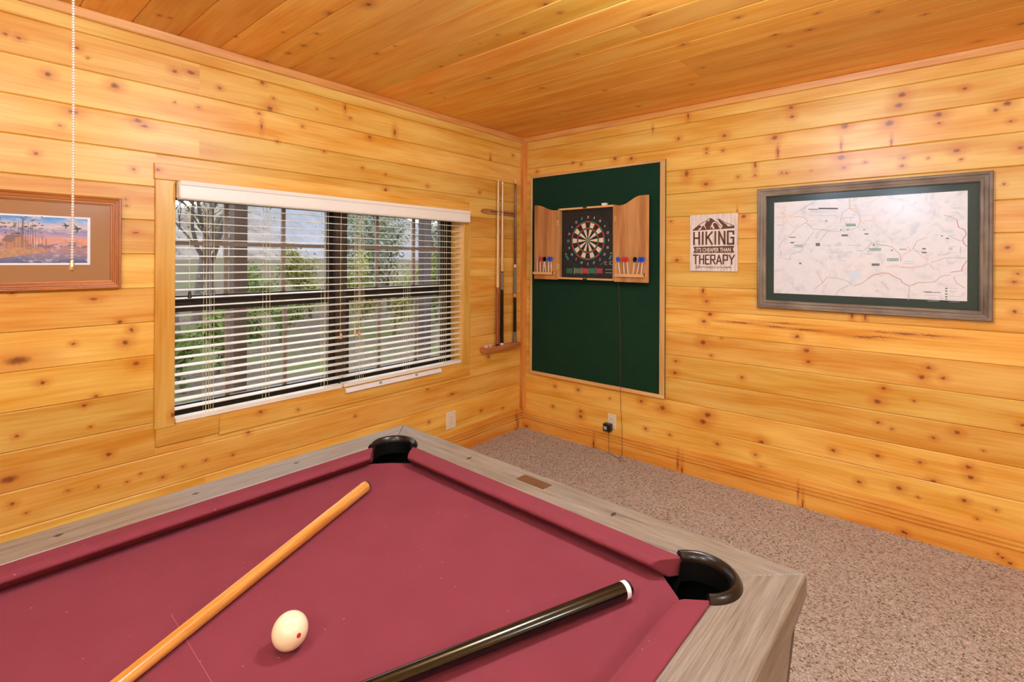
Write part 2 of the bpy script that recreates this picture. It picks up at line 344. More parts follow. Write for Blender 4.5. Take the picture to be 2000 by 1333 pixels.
# --- left wall (with the window opening)
OU0, OU1, OV0, OV1 = -2.612, -0.68, 0.625, 1.775
mb = MB(); 
mb.box((XW-.2, 0, -.24), (OU0, H, -PROF_T)); mb.box((OU1, 0, -.24), (.24, H, -PROF_T)); mb.box((OU0, 0, -.24), (OU1, OV0, -PROF_T)); mb.box((OU0, OV1, -.24), (OU1, H, -PROF_T))
wl = mb.build('wall_left', M_pine, None, None, kind='structure'); wl.data.transform(ML)
kl = knots_uv(KL, LP)
edges = [.064] + row_edges(.2155, .1519, H)
JL = {2.19: -2.441, 1.885: -2.441, .519: -2.42, .2155: -2.41, 2.04: -4.1, 1.13: -4.3, .83: -3.9}
for v0, v1 in zip(edges, edges[1:]):
    spans = [(XW, 0.0, v0, v1)]
    if v1 > OV0 and v0 < OV1:
        spans = [(XW, OU0, v0, v1), (OU1, 0.0, v0, v1)]
        if v0 < OV0: spans.append((OU0, OU1, v0, OV0))
        if v1 > OV1: spans.append((OU0, OU1, OV1, v1))
    for (a, b, c, d) in spans:
        cuts = [j for key, j in JL.items() if abs(key - v0) < .02 and a < j < b]
        pts = [a] + cuts + [b]
        for p, q in zip(pts, pts[1:]): plank(wl, ML, p, q, c, d, kl, M_pine, KA)
# --- right wall
wr = MB().box((-.24, 0, -.24), (-YS+.2, H, -PROF_T)).build('wall_right', M_pine, None, None, kind='structure'); wr.data.transform(MR)
kr = knots_uv(KR, RP); st = streak_uv()
edges = [.0] + row_edges(.1503, .1557, H)
for v0, v1 in zip(edges, edges[1:]):
    if v1 < .16: v0 = .0
    ks = kr + (st if v0 < 1.0 < v1 or v0 < 1.04 < v1 else [])
    plank(wr, MR, 0.0, -YS, v0, v1, ks, M_pine, KA)
# --- ceiling
ce = MB().box((-.24, -.24, -.12), (-YS+.2, -XW+.2, -PROF_T)).build('ceiling', M_pine_ceil, None, None, kind='structure'); ce.data.transform(MC)
kc = knots_uv(KC, CP)
JC = {7: CP(1206, 28)[0], 4: CP(1262, 68)[0], 3: CP(1329, 121)[0], 14: CP(364, 54)[0], 10: 2.9, 12: 1.9, 9: 3.1}
ed = [0.0] + [.1 + .1738*k for k in range(30)] + [-XW]
for i, (v0, v1) in enumerate(zip(ed, ed[1:])):
    j = JC.get(i); pts = [0.0] + ([j] if j and .2 < j < 4.4 else []) + [-YS]
    for p, q in zip(pts, pts[1:]): plank(ce, MC, p, q, v0, v1, kc, M_pine_ceil, KAC)
# --- the two walls behind the camera
for name, a, b in (('wall_back', (XW-.2, YS-.2, 0), (.2, YS, H)), ('wall_side', (XW-.2, YS-.2, 0), (XW, .2, H))):
    MB().box(a, b).build(name, M_pine, None, None, kind='structure')
MB().box((XW-.2, YS-.2, -.1), (.2, .2, 0)).build('floor', M_carpet, None, None, kind='structure')
# --- trims and baseboards
trp = [(2.398, 0), (2.398, .012), (2.402, .016), (2.436, .018), (2.44, .014), (2.44, 0)]
def strip(name, M, prof, u0, u1, mat, sh0=None, sh1=None):
    mb = MB().extr(prof[::-1], u0, u1, sh0, sh1); o = mb.build(name, mat, None, M, kind='structure'); return o
strip('trim_1', ML, trp, XW, 0, M_trim); strip('trim_2', MR, trp, .018, -YS, M_trim)
MB().box((-.032, .16, 0), (0, 2.398, .02)).build('trim_3', M_corner, None, ML, kind='structure')
MB().box((.02, .16, 0), (.044, 2.398, .018)).build('trim_4', M_corner, None, MR, kind='structure')
bp = [(0, 0), (0, .019), (.076, .019), (.079, .007), (.084, .007), (.087, .018), (.096, .018), (.099, .006), (.104, .006), (.107, .016), (.116, .016), (.119, .005), (.124, .005), (.128, .014), (.158, .010), (.164, .004), (.164, 0)]
kb = knots_uv([(1326,905,5,.3),(1334,918,5,.3),(1560,962,4,.3),(1569,985,5,.3),(1567,990,4),(1765,1037,5),(1770,1040,4),(1957,1087,4),(1948,1079,3),(1972,1097,4),(1162,866,5,.4),(1164,875,5),(1031,832,4)], RP)
mbr = pine('pine_baseboard_knots', srgb(220,142,44), srgb(243,186,88), knots=[(k[0], k[1], k[2], k[3]) for k in kb], c_knot=srgb(84,34,10), rough=.36)
strip('baseboard_right', MR, bp, .019, -YS, mbr)
klb = knots_uv([(1006,816,4,.3),(1008,828,5,.3),(1005,838,4)], LP)
mbl = pine('pine_baseboard_left', srgb(220,142,44), srgb(243,186,88), knots=klb, c_knot=srgb(84,34,10), rough=.36)
strip('baseboard_left', ML, bp, XW, 0, mbl)

# ================================================================ WINDOW
wn = empty('window_1', ML); wn['kind'] = 'structure'
def wpart(name, boxes, mat):
    mb = MB()
    for a, b in boxes: mb.box(a, b)
    return mb.build(name, mat, wn)
CI0, CI1 = -2.54, -.70                  # clear opening
for s, (a, b) in {'sill': ((OU0, OV0, -.2), (OU1, .645, 0)), 'head': ((OU0, 1.757, -.2), (OU1, OV1, 0))}.items(): wpart('jamb', [(a, b)], M_pine)
wpart('jamb', [((OU0, .645, -.2), (-2.594, 1.757, 0))], M_pine_v); wpart('jamb', [((CI1, .645, -.2), (OU1, 1.757, 0))], M_pine_v)
kcs = knots_uv([(336,810,6),(507,804,5),(580,800,3),(306,332,5)], LP)
def casing(u0, u1, v0, v1, along):
    uc, vc = (u0+u1)/2, (v0+v1)/2; ks = [(k[0]-uc, k[1]-vc, k[2], k[3]) for k in kcs if u0 < k[0] < u1 and v0 < k[1] < v1]
    if along == 'v': ks = [(k[1], k[0], k[2], k[3]) for k in ks]
    m = pine('pine_casing', PINE_LO, PINE_HI, knots=ks, along=along)
    hw, hh = (u1-u0)/2, (v1-v0)/2; e = .002
    mb = MB().add([(-hw,-hh,0),(hw,-hh,0),(hw,hh,0),(-hw,hh,0),(-hw,-hh,.010),(hw,-hh,.010),(hw,hh,.010),(-hw,hh,.010),(-hw+e,-hh+e,.012),(hw-e,-hh+e,.012),(hw-e,hh-e,.012),(-hw+e,hh-e,.012)],
        [(0,3,2,1),(0,1,5,4),(1,2,6,5),(2,3,7,6),(3,0,4,7),(4,5,9,8),(5,6,10,9),(6,7,11,10),(7,4,8,11),(8,9,10,11)])
    mb.build('casing', m, wn, T(uc, vc, 0))
casing(-2.622, -.645, 1.770, 1.842, 'u'); casing(-2.618, CI0, .640, 1.769, 'v'); casing(CI1, -.632, .628, 1.769, 'v')
casing(-2.612, -2.352, .560, .639, 'u'); casing(-2.351, -.632, .548, .627, 'u')
# dark outer frame, mullion, sashes
wpart('frame', [((-2.594,.645,-.20),(-2.562,1.757,-.13)), ((-.745,.645,-.20),(CI1,1.757,-.13)), ((-2.562,.645,-.20),(-.745,.672,-.12)), ((-2.562,1.725,-.20),(-.745,1.757,-.13))], M_bronze)
wpart('mullion', [((-1.656,.672,-.20),(-1.586,1.725,-.125))], M_brownmull)
ZM0, ZM1, ZM2 = 1.150, 1.192, 1.228
units = [(-2.562, -1.656, (-2.26, -1.957)), (-1.586, -.745, (-1.329, -1.023))]
for u0, u1, bars in units:
    s = .028
    wpart('upper_sash', [((u0,ZM1,-.185),(u0+s,1.725,-.160)), ((u1-s-.012,ZM1,-.185),(u1,1.725,-.160)), ((u0+s,ZM1,-.185),(u1-s-.012,ZM2,-.160)), ((u0+s,1.700,-.185),(u1-s-.012,1.725,-.160))], M_bronze)
    wpart('lower_sash', [((u0,.672,-.158),(u0+s,ZM1,-.134)), ((u1-s-.012,.672,-.158),(u1,ZM1,-.134)), ((u0+s,ZM0,-.158),(u1-s-.012,ZM1,-.134)), ((u0+s,.672,-.158),(u1-s-.012,.698,-.134))], M_bronze)
    xs = [u0+s, *bars, u1-s-.012]
    for b in bars:
        wpart('muntin', [((b-.010,ZM2,-.182),(b+.010,1.700,-.166))], M_muntin)
        wpart('muntin', [((b-.010,.698,-.154),(b+.010,ZM0,-.140))], M_muntin)
    for a, b in zip(xs, xs[1:]):
        e0 = a + (.010 if a in bars else 0); e1 = b - (.010 if b in bars else 0)
        wpart('muntin', [((e0,1.478,-.182),(e1,1.498,-.166))], M_muntin)
        wpart('pane', [((e0,ZM2,-.176),(e1,1.478,-.172))], M_glass); wpart('pane', [((e0,1.498,-.176),(e1,1.700,-.172))], M_glass)
        wpart('pane', [((e0,.698,-.149),(e1,ZM0,-.145))], M_glass)

# ================================================================ BLINDS
SPLIT = -1.672
def blind(u0, u1, label, rail_v, n_sl, cords, cords_pull):
    r = empty('window_blind', ML @ T(0, 0, 0)); tag(r, label, 'blind', 'blinds in the window')
    MB().box((u0, 1.70, -.058), (u1, 1.75, -.012)).build('headrail', M_cream, r)
    hw = .0235
    prof = [(-.0012,-hw),(-.0003,-hw*.5),(0,0),(-.0003,hw*.5),(-.0012,hw),(-.0040,hw),(-.0031,hw*.5),(-.0028,0),(-.0031,-hw*.5),(-.0040,-hw)]
    sl = MB().extr(prof, -(u1-u0)/2, (u1-u0)/2).mesh('slat', 30); sl.materials.append(M_cream)
    zs = [1.663 - .0397*k for k in range(n_sl)]
    rng = random.Random(len(label))
    for z in zs:
        obj('slat', sl, None, r, T((u0+u1)/2, z, -.032) @ Matrix.Rotation(math.radians(rng.uniform(1.5, 4)), 4, 'X') @ Matrix.Rotation(math.radians(rng.uniform(-.08, .08)), 4, 'Z'))
    MB().box((u0+.004, rail_v-.010, -.056), (u1-.004, rail_v+.010, -.006)).build('bottom_rail', M_cream, r)
    for c in cords:
        MB().tube([(c, 1.70, -.0075), (c+.001, 1.2, -.0072), (c-.001, rail_v+.01, -.0075)], .0009, 5).build('ladder_cord', M_cord, r)
        MB().tube([(c+.004, 1.70, -.0565), (c+.004, rail_v+.01, -.0565)], .0009, 5).build('ladder_cord', M_cord, r)
    for (c, zend, dark) in cords_pull:
        MB().tube([(c+.002, 1.69, -.004), (c, 1.45, -.003), (c-.001, zend+.02, -.003)], .0011, 5).build('lift_cord', M_cord, r)
        t = MB().lathe([(.003,.030),(.006,.026),(.0075,.010),(.009,.0),(.006,-.003)], 10)
        t.build('tassel', M_bronze if dark else M_oakstrip, r, T(c-.001, zend, .004) @ Matrix.Rotation(-PI/2, 4, 'X'), 50)
    return r
blind(CI0+.004, SPLIT-.003, 'cream slatted blind in the left half of the window, with a black cord tassel', .657, 25, [-2.405, -2.392, -2.372, -2.122, -2.104, -1.790, -1.772], [(-2.478, 1.228, True), (-1.694, .945, False)])
blind(SPLIT+.003, CI1-.004, 'cream slatted blind in the right half of the window, beside the cue rack', .658, 25, [-1.560, -1.548, -1.535, -1.20, -1.182, -.878, -.858, -.722], [(-1.571, .940, False), (-1.60, .958, False)])
vp = [(1.684,.014),(1.684,.062),(1.690,.067),(1.700,.067),(1.704,.063),(1.745,.063),(1.750,.068),(1.762,.070),(1.768,.066),(1.768,.014)]
va = empty('blind_valance', ML); tag(va, 'long cream wooden valance across the top of the window blinds', 'valance')
MB().extr(vp[::-1], -2.535, -.690).build('fascia', M_cream, va)
MB().box((-2.538, 1.690, .014), (-2.5352, 1.764, .060)).build('end_return', M_cream, va); MB().box((-.6898, 1.690, .014), (-.687, 1.764, .060)).build('end_return', M_cream, va)
ps = empty('plastic_strip', ML @ T(-1.30, .630, .0125)); tag(ps, 'glossy white plastic strip along the window sill under the right blind', 'strip')
mb = MB().extr([(-.010,0),(-.008,.020),(.012,.012),(.016,.004),(.014,0)][::-1], -.372, .372); mb.build('body', plain('glossy_white', srgb(246,246,250), .12, coat=.6, var=.01), ps)
for c in (-.134, .149): MB().box((c-.008, .002, .013), (c+.008, .016, .0195)).build('clip', plain('grey_clip', srgb(176,170,166), .4), ps)

# ================================================================ OUTSIDE
def ground_z(x, y): return -.75 + .035*(y-2) + .12*math.sin(x*.55+.3)*math.sin(y*.4)
def terrain():
    mb = MB(); nx, ny = 60, 50; vs = []; fs = []
    for j in range(ny+1):
        for i in range(nx+1):
            y = 2.2 + (j/ny)**1.7*58; x = -14 + i/nx*70; vs.append((x, y, ground_z(x, y)))
    for j in range(ny):
        for i in range(nx): k = j*(nx+1)+i; fs.append((k, k+1, k+nx+2, k+nx+1))
    mb.add(vs, fs); n = NT('leaf_litter'); co = n.coord()
    a = n.noise(co, .9, 4, .6); b = n.noise(co, 14, 3, .7); c = n.ramp(b, [(.3, srgb(58,48,40)), (.5, srgb(84,73,63)), (.7, srgb(108,97,86))])
    c = n.mix(n.step(a, .46, .62), c, srgb(78,86,46)); return mb.build('ground_outside', n.fin(c, .95, 0, .1), None, None, True, 'structure')
terrain()
def hill():
    mb = MB(); n = 40; vs = []; fs = []
    for i in range(n+1):
        x = -40 + i/n*170; t = (x-43)/22; h = 8.2 + 6.5*math.exp(-t*t) + 1.2*math.sin(x*.21) + .6*math.sin(x*.77)
        for k in range(7): q = k/6; vs.append((x + 3*math.sin(i+k), 62 + 30*q, -1 + (h+1)*q**1.3))
    for i in range(n):
        for k in range(6): a = i*7+k; fs.append((a, a+7, a+8, a+1))
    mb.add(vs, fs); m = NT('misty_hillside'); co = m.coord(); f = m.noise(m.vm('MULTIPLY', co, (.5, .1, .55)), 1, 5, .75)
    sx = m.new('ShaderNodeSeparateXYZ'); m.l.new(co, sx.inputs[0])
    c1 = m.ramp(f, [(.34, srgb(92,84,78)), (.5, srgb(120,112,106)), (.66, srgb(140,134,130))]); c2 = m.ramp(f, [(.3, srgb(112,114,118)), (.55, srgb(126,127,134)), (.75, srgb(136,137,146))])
    return mb.build('hill_outside', m.fin(m.mix(m.step(sx.outputs[0], 29, 37), c1, c2), 1, 0, 0), None, None, True, 'structure')
hill()
M_post = pine('porch_post_wood', srgb(40,29,25), srgb(66,50,41), rough=.7, coat=0, along='v')
deck = empty('deck_outside'); deck['kind'] = 'structure'
for i in range(13): MB().box((-5.2, .27+i*.15, -.14), (3.2, .41+i*.15, -.10)).build('deck_board', M_frame_u, deck)
for x, lab in ((-1.473, 'dark brown square porch post outside the left half of the window'), (.660, 'dark brown square porch post outside the right half of the window')):
    p = empty('porch_post', T(x, 2.08, -.10)); tag(p, lab, 'post', 'porch posts')
    MB().box((-.055, -.055, .0), (.055, .055, 2.9)).build('shaft', M_post, p); MB().box((-.07, -.07, 0), (.07, .07, .09)).build('base_block', M_post, p)
M_bark = plain('grey_bark', srgb(84, 74, 68), .9, var=.3, scale=12); M_bark2 = plain('brown_bark', srgb(66, 54, 44), .9, var=.3, scale=12)
def leafmat(name, a, b):
    n = NT(name); co = n.coord(); return n.fin(n.mix(n.noise(co, 6, 3), a, b), .8, 0, .2)
LEAF = [leafmat('leaf_green', srgb(76,96,44), srgb(108,122,64)), leafmat('leaf_yellow', srgb(112,118,58), srgb(138,140,84)), leafmat('leaf_pale', srgb(110,120,98), srgb(140,146,128))]
def tree_mesh(seed, h, spread, leaves, leaf=.07, base=.25, bare=False):
    rg = random.Random(seed); tr = MB(); lf = MB(); ends = []
    def grow(p, d, L, r, lev):
        q = p; pts = [p]
        for i in range(3): d = (d + Vector((rg.uniform(-.25,.25), rg.uniform(-.25,.25), rg.uniform(-.05,.2)))).normalized(); q = q + d*L/3; pts.append(q)
        tr.tube(pts, [r, r*.85, r*.7, r*.5], 5 if lev else 7)
        ends.extend(pts[1:])
        if lev < (3 if bare else 2):
            for k in range(4 if lev == 0 else 3):
                a = rg.uniform(0, 2*PI); nd = (d*.6 + Vector((math.cos(a)*spread, math.sin(a)*spread, rg.uniform(.0,.5)))).normalized()
                grow(pts[rg.randint(1,3)], nd, L*rg.uniform(.5,.75), r*.5, lev+1)
    grow(Vector((0,0,0)), Vector((0,0,1)), h*.5, h*.02+.015, 0)
    for i in range(leaves):
        e = rg.choice(ends); p = e + Vector((rg.gauss(0,.16), rg.gauss(0,.16), rg.gauss(0,.15)))*h*.33
        if p.z < base*.3: continue
        a = Vector((rg.gauss(0,1), rg.gauss(0,1), rg.gauss(0,1))).normalized(); b = a.orthogonal().normalized(); c = a.cross(b); s = leaf*rg.uniform(.6,1.4)
        lf.add([p-b*s, p+c*s*.45, p+b*s, p-c*s*.45], [(0,1,2,3)])
    return tr.mesh('trunk', True), (lf.mesh('crown') if leaves else None)
TM = [tree_mesh(1, 2.0, .9, 2600, .05), tree_mesh(2, 4.2, .7, 3600, .075), tree_mesh(3, 5.2, .7, 300, .04, bare=True), tree_mesh(4, 1.3, 1.0, 2200, .045)]
def plant(name, lab, cat, grp, kind, leaf, x, y, sc, rz, bark):
    r = empty(name, T(x, y, ground_z(x, y)-.03) @ Matrix.Rotation(rz, 4, 'Z') @ Matrix.Scale(sc, 4)); tag(r, lab, cat, grp)
    tm, cm = TM[kind]
    t = tm.copy(); t.materials.clear(); obj('trunk', t, bark, r)
    if cm: c = cm.copy(); c.materials.clear(); obj('crown', c, LEAF[leaf], r, kind='stuff')
    return r
def at(px, D):                              # a spot on the ground at depth D along a sight line
    d = sight(px, CY_PX); p = CAM + d*D; return p.x, p.y
PL = [('bare_tree','leafless grey tree at the far left edge of the window view',352,9.0,2,0,1.0,.3),
 ('bare_tree','leafless grey tree just left of the dark porch post',410,12.5,2,0,1.0,1.7),
 ('bare_tree','thin leafless tree between the left window edge and the grey tree',384,14,2,2,1.2,4.0),
 ('green_shrub','low green shrub low down left of the dark porch post',424,8.5,3,0,1.0,2.2),
 ('green_shrub','low green shrub at the left edge of the window view',362,7.5,3,0,.9,5.2),
 ('green_shrub','rounded green shrub directly right of the dark porch post',510,12.5,0,0,1.0,.5),
 ('green_shrub','yellow green bushy shrub left of the middle window mullion',606,15.5,0,1,1.15,1.9),
 ('green_shrub','low green shrub below the yellow green one',548,11.5,3,0,.9,3.0),
 ('green_shrub','yellow green shrub just right of the middle window mullion',700,13.5,0,1,1.05,2.6),
 ('pale_tree','pale leafy tree behind the right half of the window',765,17,1,2,1.0,.9),
 ('green_shrub','olive shrub in the centre of the right window half',770,12.5,0,1,.9,4.4),
 ('pale_tree','pale leafy tree next to the right porch post',838,22,1,2,.95,3.3),
 ('green_shrub','green shrub in front of the right porch post',856,15,0,0,1.05,5.5),
 ('pale_tree','hazy pale tree beyond the middle window mullion',690,20,1,2,1.0,5.0)]
for nm, lab, px, D, k, lf, sc, rz in PL:
    x, y = at(px, D); plant(nm, lab, 'shrub' if 'shrub' in nm else 'tree', 'shrubs outside the window' if 'shrub' in nm else 'trees outside the window', k, lf, x, y, sc, rz, M_bark if k == 2 else M_bark2)

# ================================================================ LAMPS OF THE ROOM (ceiling fixtures above the frame) AND ADDED FILL GLOBES AT THE REAR
def globe_lamp(x, y, zc, rad, st, label):
    r = empty('ceiling_light', T(x, y, H)); tag(r, label, 'light', 'ceiling lights')
    MB().lathe([(.02,0),(.075,0),(.078,-.008),(.060,-.022),(.012,-.026)], 28).build('canopy', M_brass, r, None, 40)
    d = zc - H
    MB().lathe([(.008,-.024),(.008,d+rad+.02),(.030,d+rad+.012),(.045,d+rad-.012)], 20).build('stem', M_brass, r, None, 40)
    ts = [PI/2*.80 - (PI/2*.80+PI/2)*k/8 for k in range(9)]
    prof = [(max(rad*math.cos(t), .002), d + rad*math.sin(t)) for t in ts]
    MB().lathe(prof[::-1], 14).build('glass_globe', emit('lit_globe', LAMP_COL, st), r, None, 60)
for lx, ly, lz, lr, ls, ll in LAMPS: globe_lamp(lx, ly, lz, lr, ls, ll)
ch = empty('pull_chain', T(-3.136, -1.628, H-.26)); tag(ch, 'thin beaded metal pull chain hanging in front of the lake picture', 'chain')
b0 = MB()
CL = H-.26-1.408
for k in range(int(CL/.0043)):
    z = -k*.0043; b0.lathe([(.0005,.0020),(.0019,.0011),(.0019,-.0011),(.0005,-.0020)], 6, (.004*math.sin(k*.012), 0, z))
b0.build('bead_chain', plain('bead_metal', srgb(236,228,214), .3, metal=.45), ch, None, True, 'stuff')
MB().lathe([(.0012,.006),(.0022,.004),(.0034,-.004),(.0040,-.011),(.0030,-.013)], 12).build('end_bell', M_chrome, ch, T(.004*math.sin(CL/.0043*.012), 0, -CL-.002), 50)

# ================================================================ POOL TABLE
ro = -.0202
ev = Vector((-math.cos(ro), -math.sin(ro), 0)); eu = Vector((math.sin(ro), -math.cos(ro), 0))
MT = Matrix(((ev.x, eu.x, 0, -2.1314), (ev.y, eu.y, 0, -1.1764), (0, 0, 1, 0), (0, 0, 0, 1)))
TL, TW, ZR, ZB = 2.36, 1.315, .80, .762
def TM_(a, b, z): return MT @ Vector((a, b, z))
tb = empty('pool_table', MT); tag(tb, 'pool table with burgundy cloth, black pockets and weathered grey wooden rails', 'pool table')
RW, NO = .110, .168
PC, PRI, PRO = .155, .057, .080
def rail_arc(c, r, n=8):                 # where the pocket hole bites into a rail's inner edge (distance along the rail, inner offset)
    out = []; h = math.sqrt(max(r*r-(c-RW)**2, 0))
    for k in range(n+1): s = c - h + 2*h*k/n; out.append((s, c - math.sqrt(max(r*r-(s-c)**2, 0))))
    return out
def rail(Ln, mirror):                    # outline (s along, t inward) of a rail of length Ln
    ar = rail_arc(PC, .060); pts = [(0,0),(Ln,0),(Ln-RW,RW)] + [(Ln-s, t) for s, t in ar if s > RW] + [(s, t) for s, t in reversed(ar) if s > RW] + [(RW,RW)]
    return pts
def bevel_prism(poly, z0, z1, e=.003):
    return MB().prism(poly, z0, z1)
def ccw(p): 
    a = sum(p[i][0]*p[(i+1)%len(p)][1]-p[(i+1)%len(p)][0]*p[i][1] for i in range(len(p))); return p if a > 0 else p[::-1]
def rail_obj(fn, Ln, mat):
    pts = rail(Ln, False); g = .0012
    top = ccw([fn(s, t) for s, t in pts]); n = len(top)
    o = MB().prism(top, ZR-.045, ZR).build('rail', mat, tb)
    bv = o.modifiers.new('bevel', 'BEVEL'); bv.width = .0025; bv.segments = 1; bv.limit_method = 'ANGLE'; bv.angle_limit = math.radians(50)
    return o
rail_obj(lambda s, t: (t, s), TW, M_rail_b); rail_obj(lambda s, t: (TL-t, s), TW, M_rail_b)
rail_obj(lambda s, t: (s, t), TL, M_rail_a); rail_obj(lambda s, t: (s, TW-t), TL, M_rail_a)
# cushions: profile (t inward, z)
cp = [(RW,.7624),(RW,ZR+.0005),(.150,ZR+.0005),(.160,ZR-.002),(NO,ZR-.008),(NO-.002,ZR-.013),(.150,.772),(.138,.7624)]
def cushion(fn, s0, s1, f0, f1):         # f: how far the nose end is set back from the rail end
    rows = []
    for (s, sg, f) in ((s0, 1, f0), (s1, -1, f1)):
        rows.append([fn(s + sg*f*((t-RW)/(NO-RW))**1.2, t, z) for t, z in cp])
    n = len(cp); mb = MB().add(rows[0]+rows[1], [tuple(range(n)), tuple(range(2*n-1, n-1, -1))] + [(i, n+i, n+(i+1)%n, (i+1)%n) for i in range(n)])
    o = mb.build('cushion', M_cloth, tb); bm = bmesh.new(); bm.from_mesh(o.data); bmesh.ops.recalc_face_normals(bm, faces=bm.faces); bm.to_mesh(o.data); bm.free()
    bv = o.modifiers.new('bevel', 'BEVEL'); bv.width = .004; bv.segments = 3; bv.limit_method = 'ANGLE'; bv.angle_limit = math.radians(35)
    return o
cushion(lambda s, t, z: (t, s, z), .201, TW-.201, .048, .048); cushion(lambda s, t, z: (TL-t, s, z), .201, TW-.201, .048, .048)
for far in (True, False):
    fn = (lambda s, t, z: (s, t, z)) if far else (lambda s, t, z: (s, TW-t, z))
    cushion(fn, .201, TL/2-.062, .048, .022); cushion(fn, TL/2+.062, TL-.201, .022, .048)
# slate bed with its pocket cut-outs
def bed():
    e = RW-.004; q = .372; pts = []
    base = [(e, q-e), (.150, q-.150), (q/2-.003, q/2-.003), (q-.150, .150), (q-e, e)]       # from end-rail side to long-rail side
    def side(y, sg):
        rr = .056; yy = RW-.030 if sg > 0 else TW-RW+.030; hh = math.sqrt(rr*rr-(.026)**2); out = []
        ang = math.asin(.026/rr)
        for k in range(9):
            a = (PI-ang) - (PI-2*ang)*k/8; out.append((TL/2 + rr*math.cos(a), yy + sg*rr*math.sin(a)))
        return out
    pts += base + side(e, 1) + [(TL-x, y) for x, y in reversed(base)] + [(TL-x, TW-y) for x, y in base]
    sd = side(TW-e, -1); pts += sd[::-1] + [(x, TW-y) for x, y in reversed(base)]
    return ccw(pts)
MB().prism(bed(), ZB-.025, ZB).build('bed', M_cloth, tb)
MB().ribbon([(.851,.46),(.853,.78)], .0012, ZB+.0004).build('chalk_line', plain('chalk_line', srgb(158,78,88), .9), tb)
# pockets
def pocket(cx, cy, ang0, side=False):
    grp = MB(); n = 22; prof = []
    sweep = math.radians(196 if not side else 170)
    for k in range(9): t = PI*k/8; prof.append((PRO - (PRO-PRI)*(k/8), ZR + .0005 + .0125*math.sin(t)**.8))
    prof = [(PRO, ZR-.002)] + prof + [(PRI, ZR-.04), (PRI+.004, ZR-.04), (PRI+.004, ZR-.002)]
    m = len(prof); vs = []; fs = []
    for i in range(n+1):
        a = ang0 - sweep/2 + sweep*i/n
        k = 1.0 if 0 < i < n else 1.0
        for r, z in prof: vs.append((cx + r*math.cos(a), cy + r*math.sin(a), z))
    for i in range(n):
        for j in range(m): j2 = (j+1)%m; fs.append((i*m+j, i*m+j2, (i+1)*m+j2, (i+1)*m+j))
    fs += [tuple(range(m-1,-1,-1)), tuple(range(n*m, n*m+m))]
    o = grp.add(vs, fs).build('pocket', M_iron, tb, None, 50)
    bm = bmesh.new(); bm.from_mesh(o.data); bmesh.ops.recalc_face_normals(bm, faces=bm.faces); bm.to_mesh(o.data); bm.free()
    # leather cup below
    cup = MB(); n2 = 28; vs = []; fs = []
    rings = [(PRI-.0005, ZR-.004), (PRI-.0005, ZB-.005), (.115 if not side else PRI, ZB-.0275), (PRI-.001, .70), (PRI-.008, .655), (.02, .645)]
    full = [(PRI+.002, ZB-.026)] 
    for r, z in rings:
        for k in range(n2):
            a = 2*PI*k/n2 + ang0; zz = z
            if z > ZB - .026 and abs(((a-ang0+PI) % (2*PI)) - PI) > (sweep/2 - .05 if side else 2.0): zz = ZB-.0265
            vs.append((cx + r*math.cos(a), cy + r*math.sin(a), zz))
    for i in range(len(rings)-1):
        for k in range(n2): k2 = (k+1)%n2; fs.append((i*n2+k, (i+1)*n2+k, (i+1)*n2+k2, i*n2+k2))
    fs.append(tuple(range((len(rings)-1)*n2, len(rings)*n2)))
    cup.add(vs, fs).build('cup', M_liner, o, None, True)
for sa in (0, 1):
    for sb in (0, 1):
        pocket(PC if not sa else TL-PC, PC if not sb else TW-PC, math.atan2(1 if sb else -1, 1 if sa else -1))
pocket(TL/2, .088, -PI/2, True); pocket(TL/2, TW-.088, PI/2, True)
# sights
def dia(a, b, la, lb): MB().prism([(a-la,b),(a,b-lb),(a+la,b),(a,b+lb)], ZR-.002, ZR+.0006).build('sight', M_dia, tb)
for k in range(3):
    for a in (.428+.2705*k*.985, TL-.428-.2705*k*.985):
        dia(a, .052, .0085, .0065); dia(a, TW-.052, .0085, .0065)
for b in (.409, .915):
    dia(.054, b, .0125, .0055); dia(TL-.054, b, .0125, .0055)
MB().prism([(.030,.615),(.066,.612),(.066,.708),(.030,.711)], ZR-.002, ZR+.0012).build('name_plate', M_plaque, tb)
# apron and legs
def ring(z0, i0, z1, i1, name, mat):
    o = [(i0,i0,z0),(TL-i0,i0,z0),(TL-i0,TW-i0,z0),(i0,TW-i0,z0)]; p = [(i1,i1,z1),(TL-i1,i1,z1),(TL-i1,TW-i1,z1),(i1,TW-i1,z1)]; names = (M_rail_a, M_rail_b)
    for k in range(4):
        a, b, c, d = o[k], o[(k+1)%4], p[(k+1)%4], p[k]
        cx = Vector((TL/2, TW/2, 0)); nrm = Vector((0,1,0)) if k == 0 else Vector((-1,0,0)) if k == 1 else Vector((0,-1,0)) if k == 2 else Vector((1,0,0))
        mid = [tuple(Vector(q) + nrm*.025) for q in (a, b, c, d)]
        ob = MB().add([a,b,c,d]+mid, [(0,1,2,3),(7,6,5,4),(0,4,5,1),(1,5,6,2),(2,6,7,3),(3,7,4,0)]).build(name, names[k%2], tb)
        bm = bmesh.new(); bm.from_mesh(ob.data); bmesh.ops.recalc_face_normals(bm, faces=bm.faces); bm.to_mesh(ob.data); bm.free()
ring(ZR-.0455, .001, ZR-.095, .014, 'rail_skirt', None); ring(ZR-.0955, .016, .48, .034, 'apron', None)
for z in (.715, .665):
    MB().box((.0145+(.80-z)*.02, TW-.075, z-.010), (.0175+(.80-z)*.02, TW-.066, z+.010)).build('bolt_cover', M_black, tb)
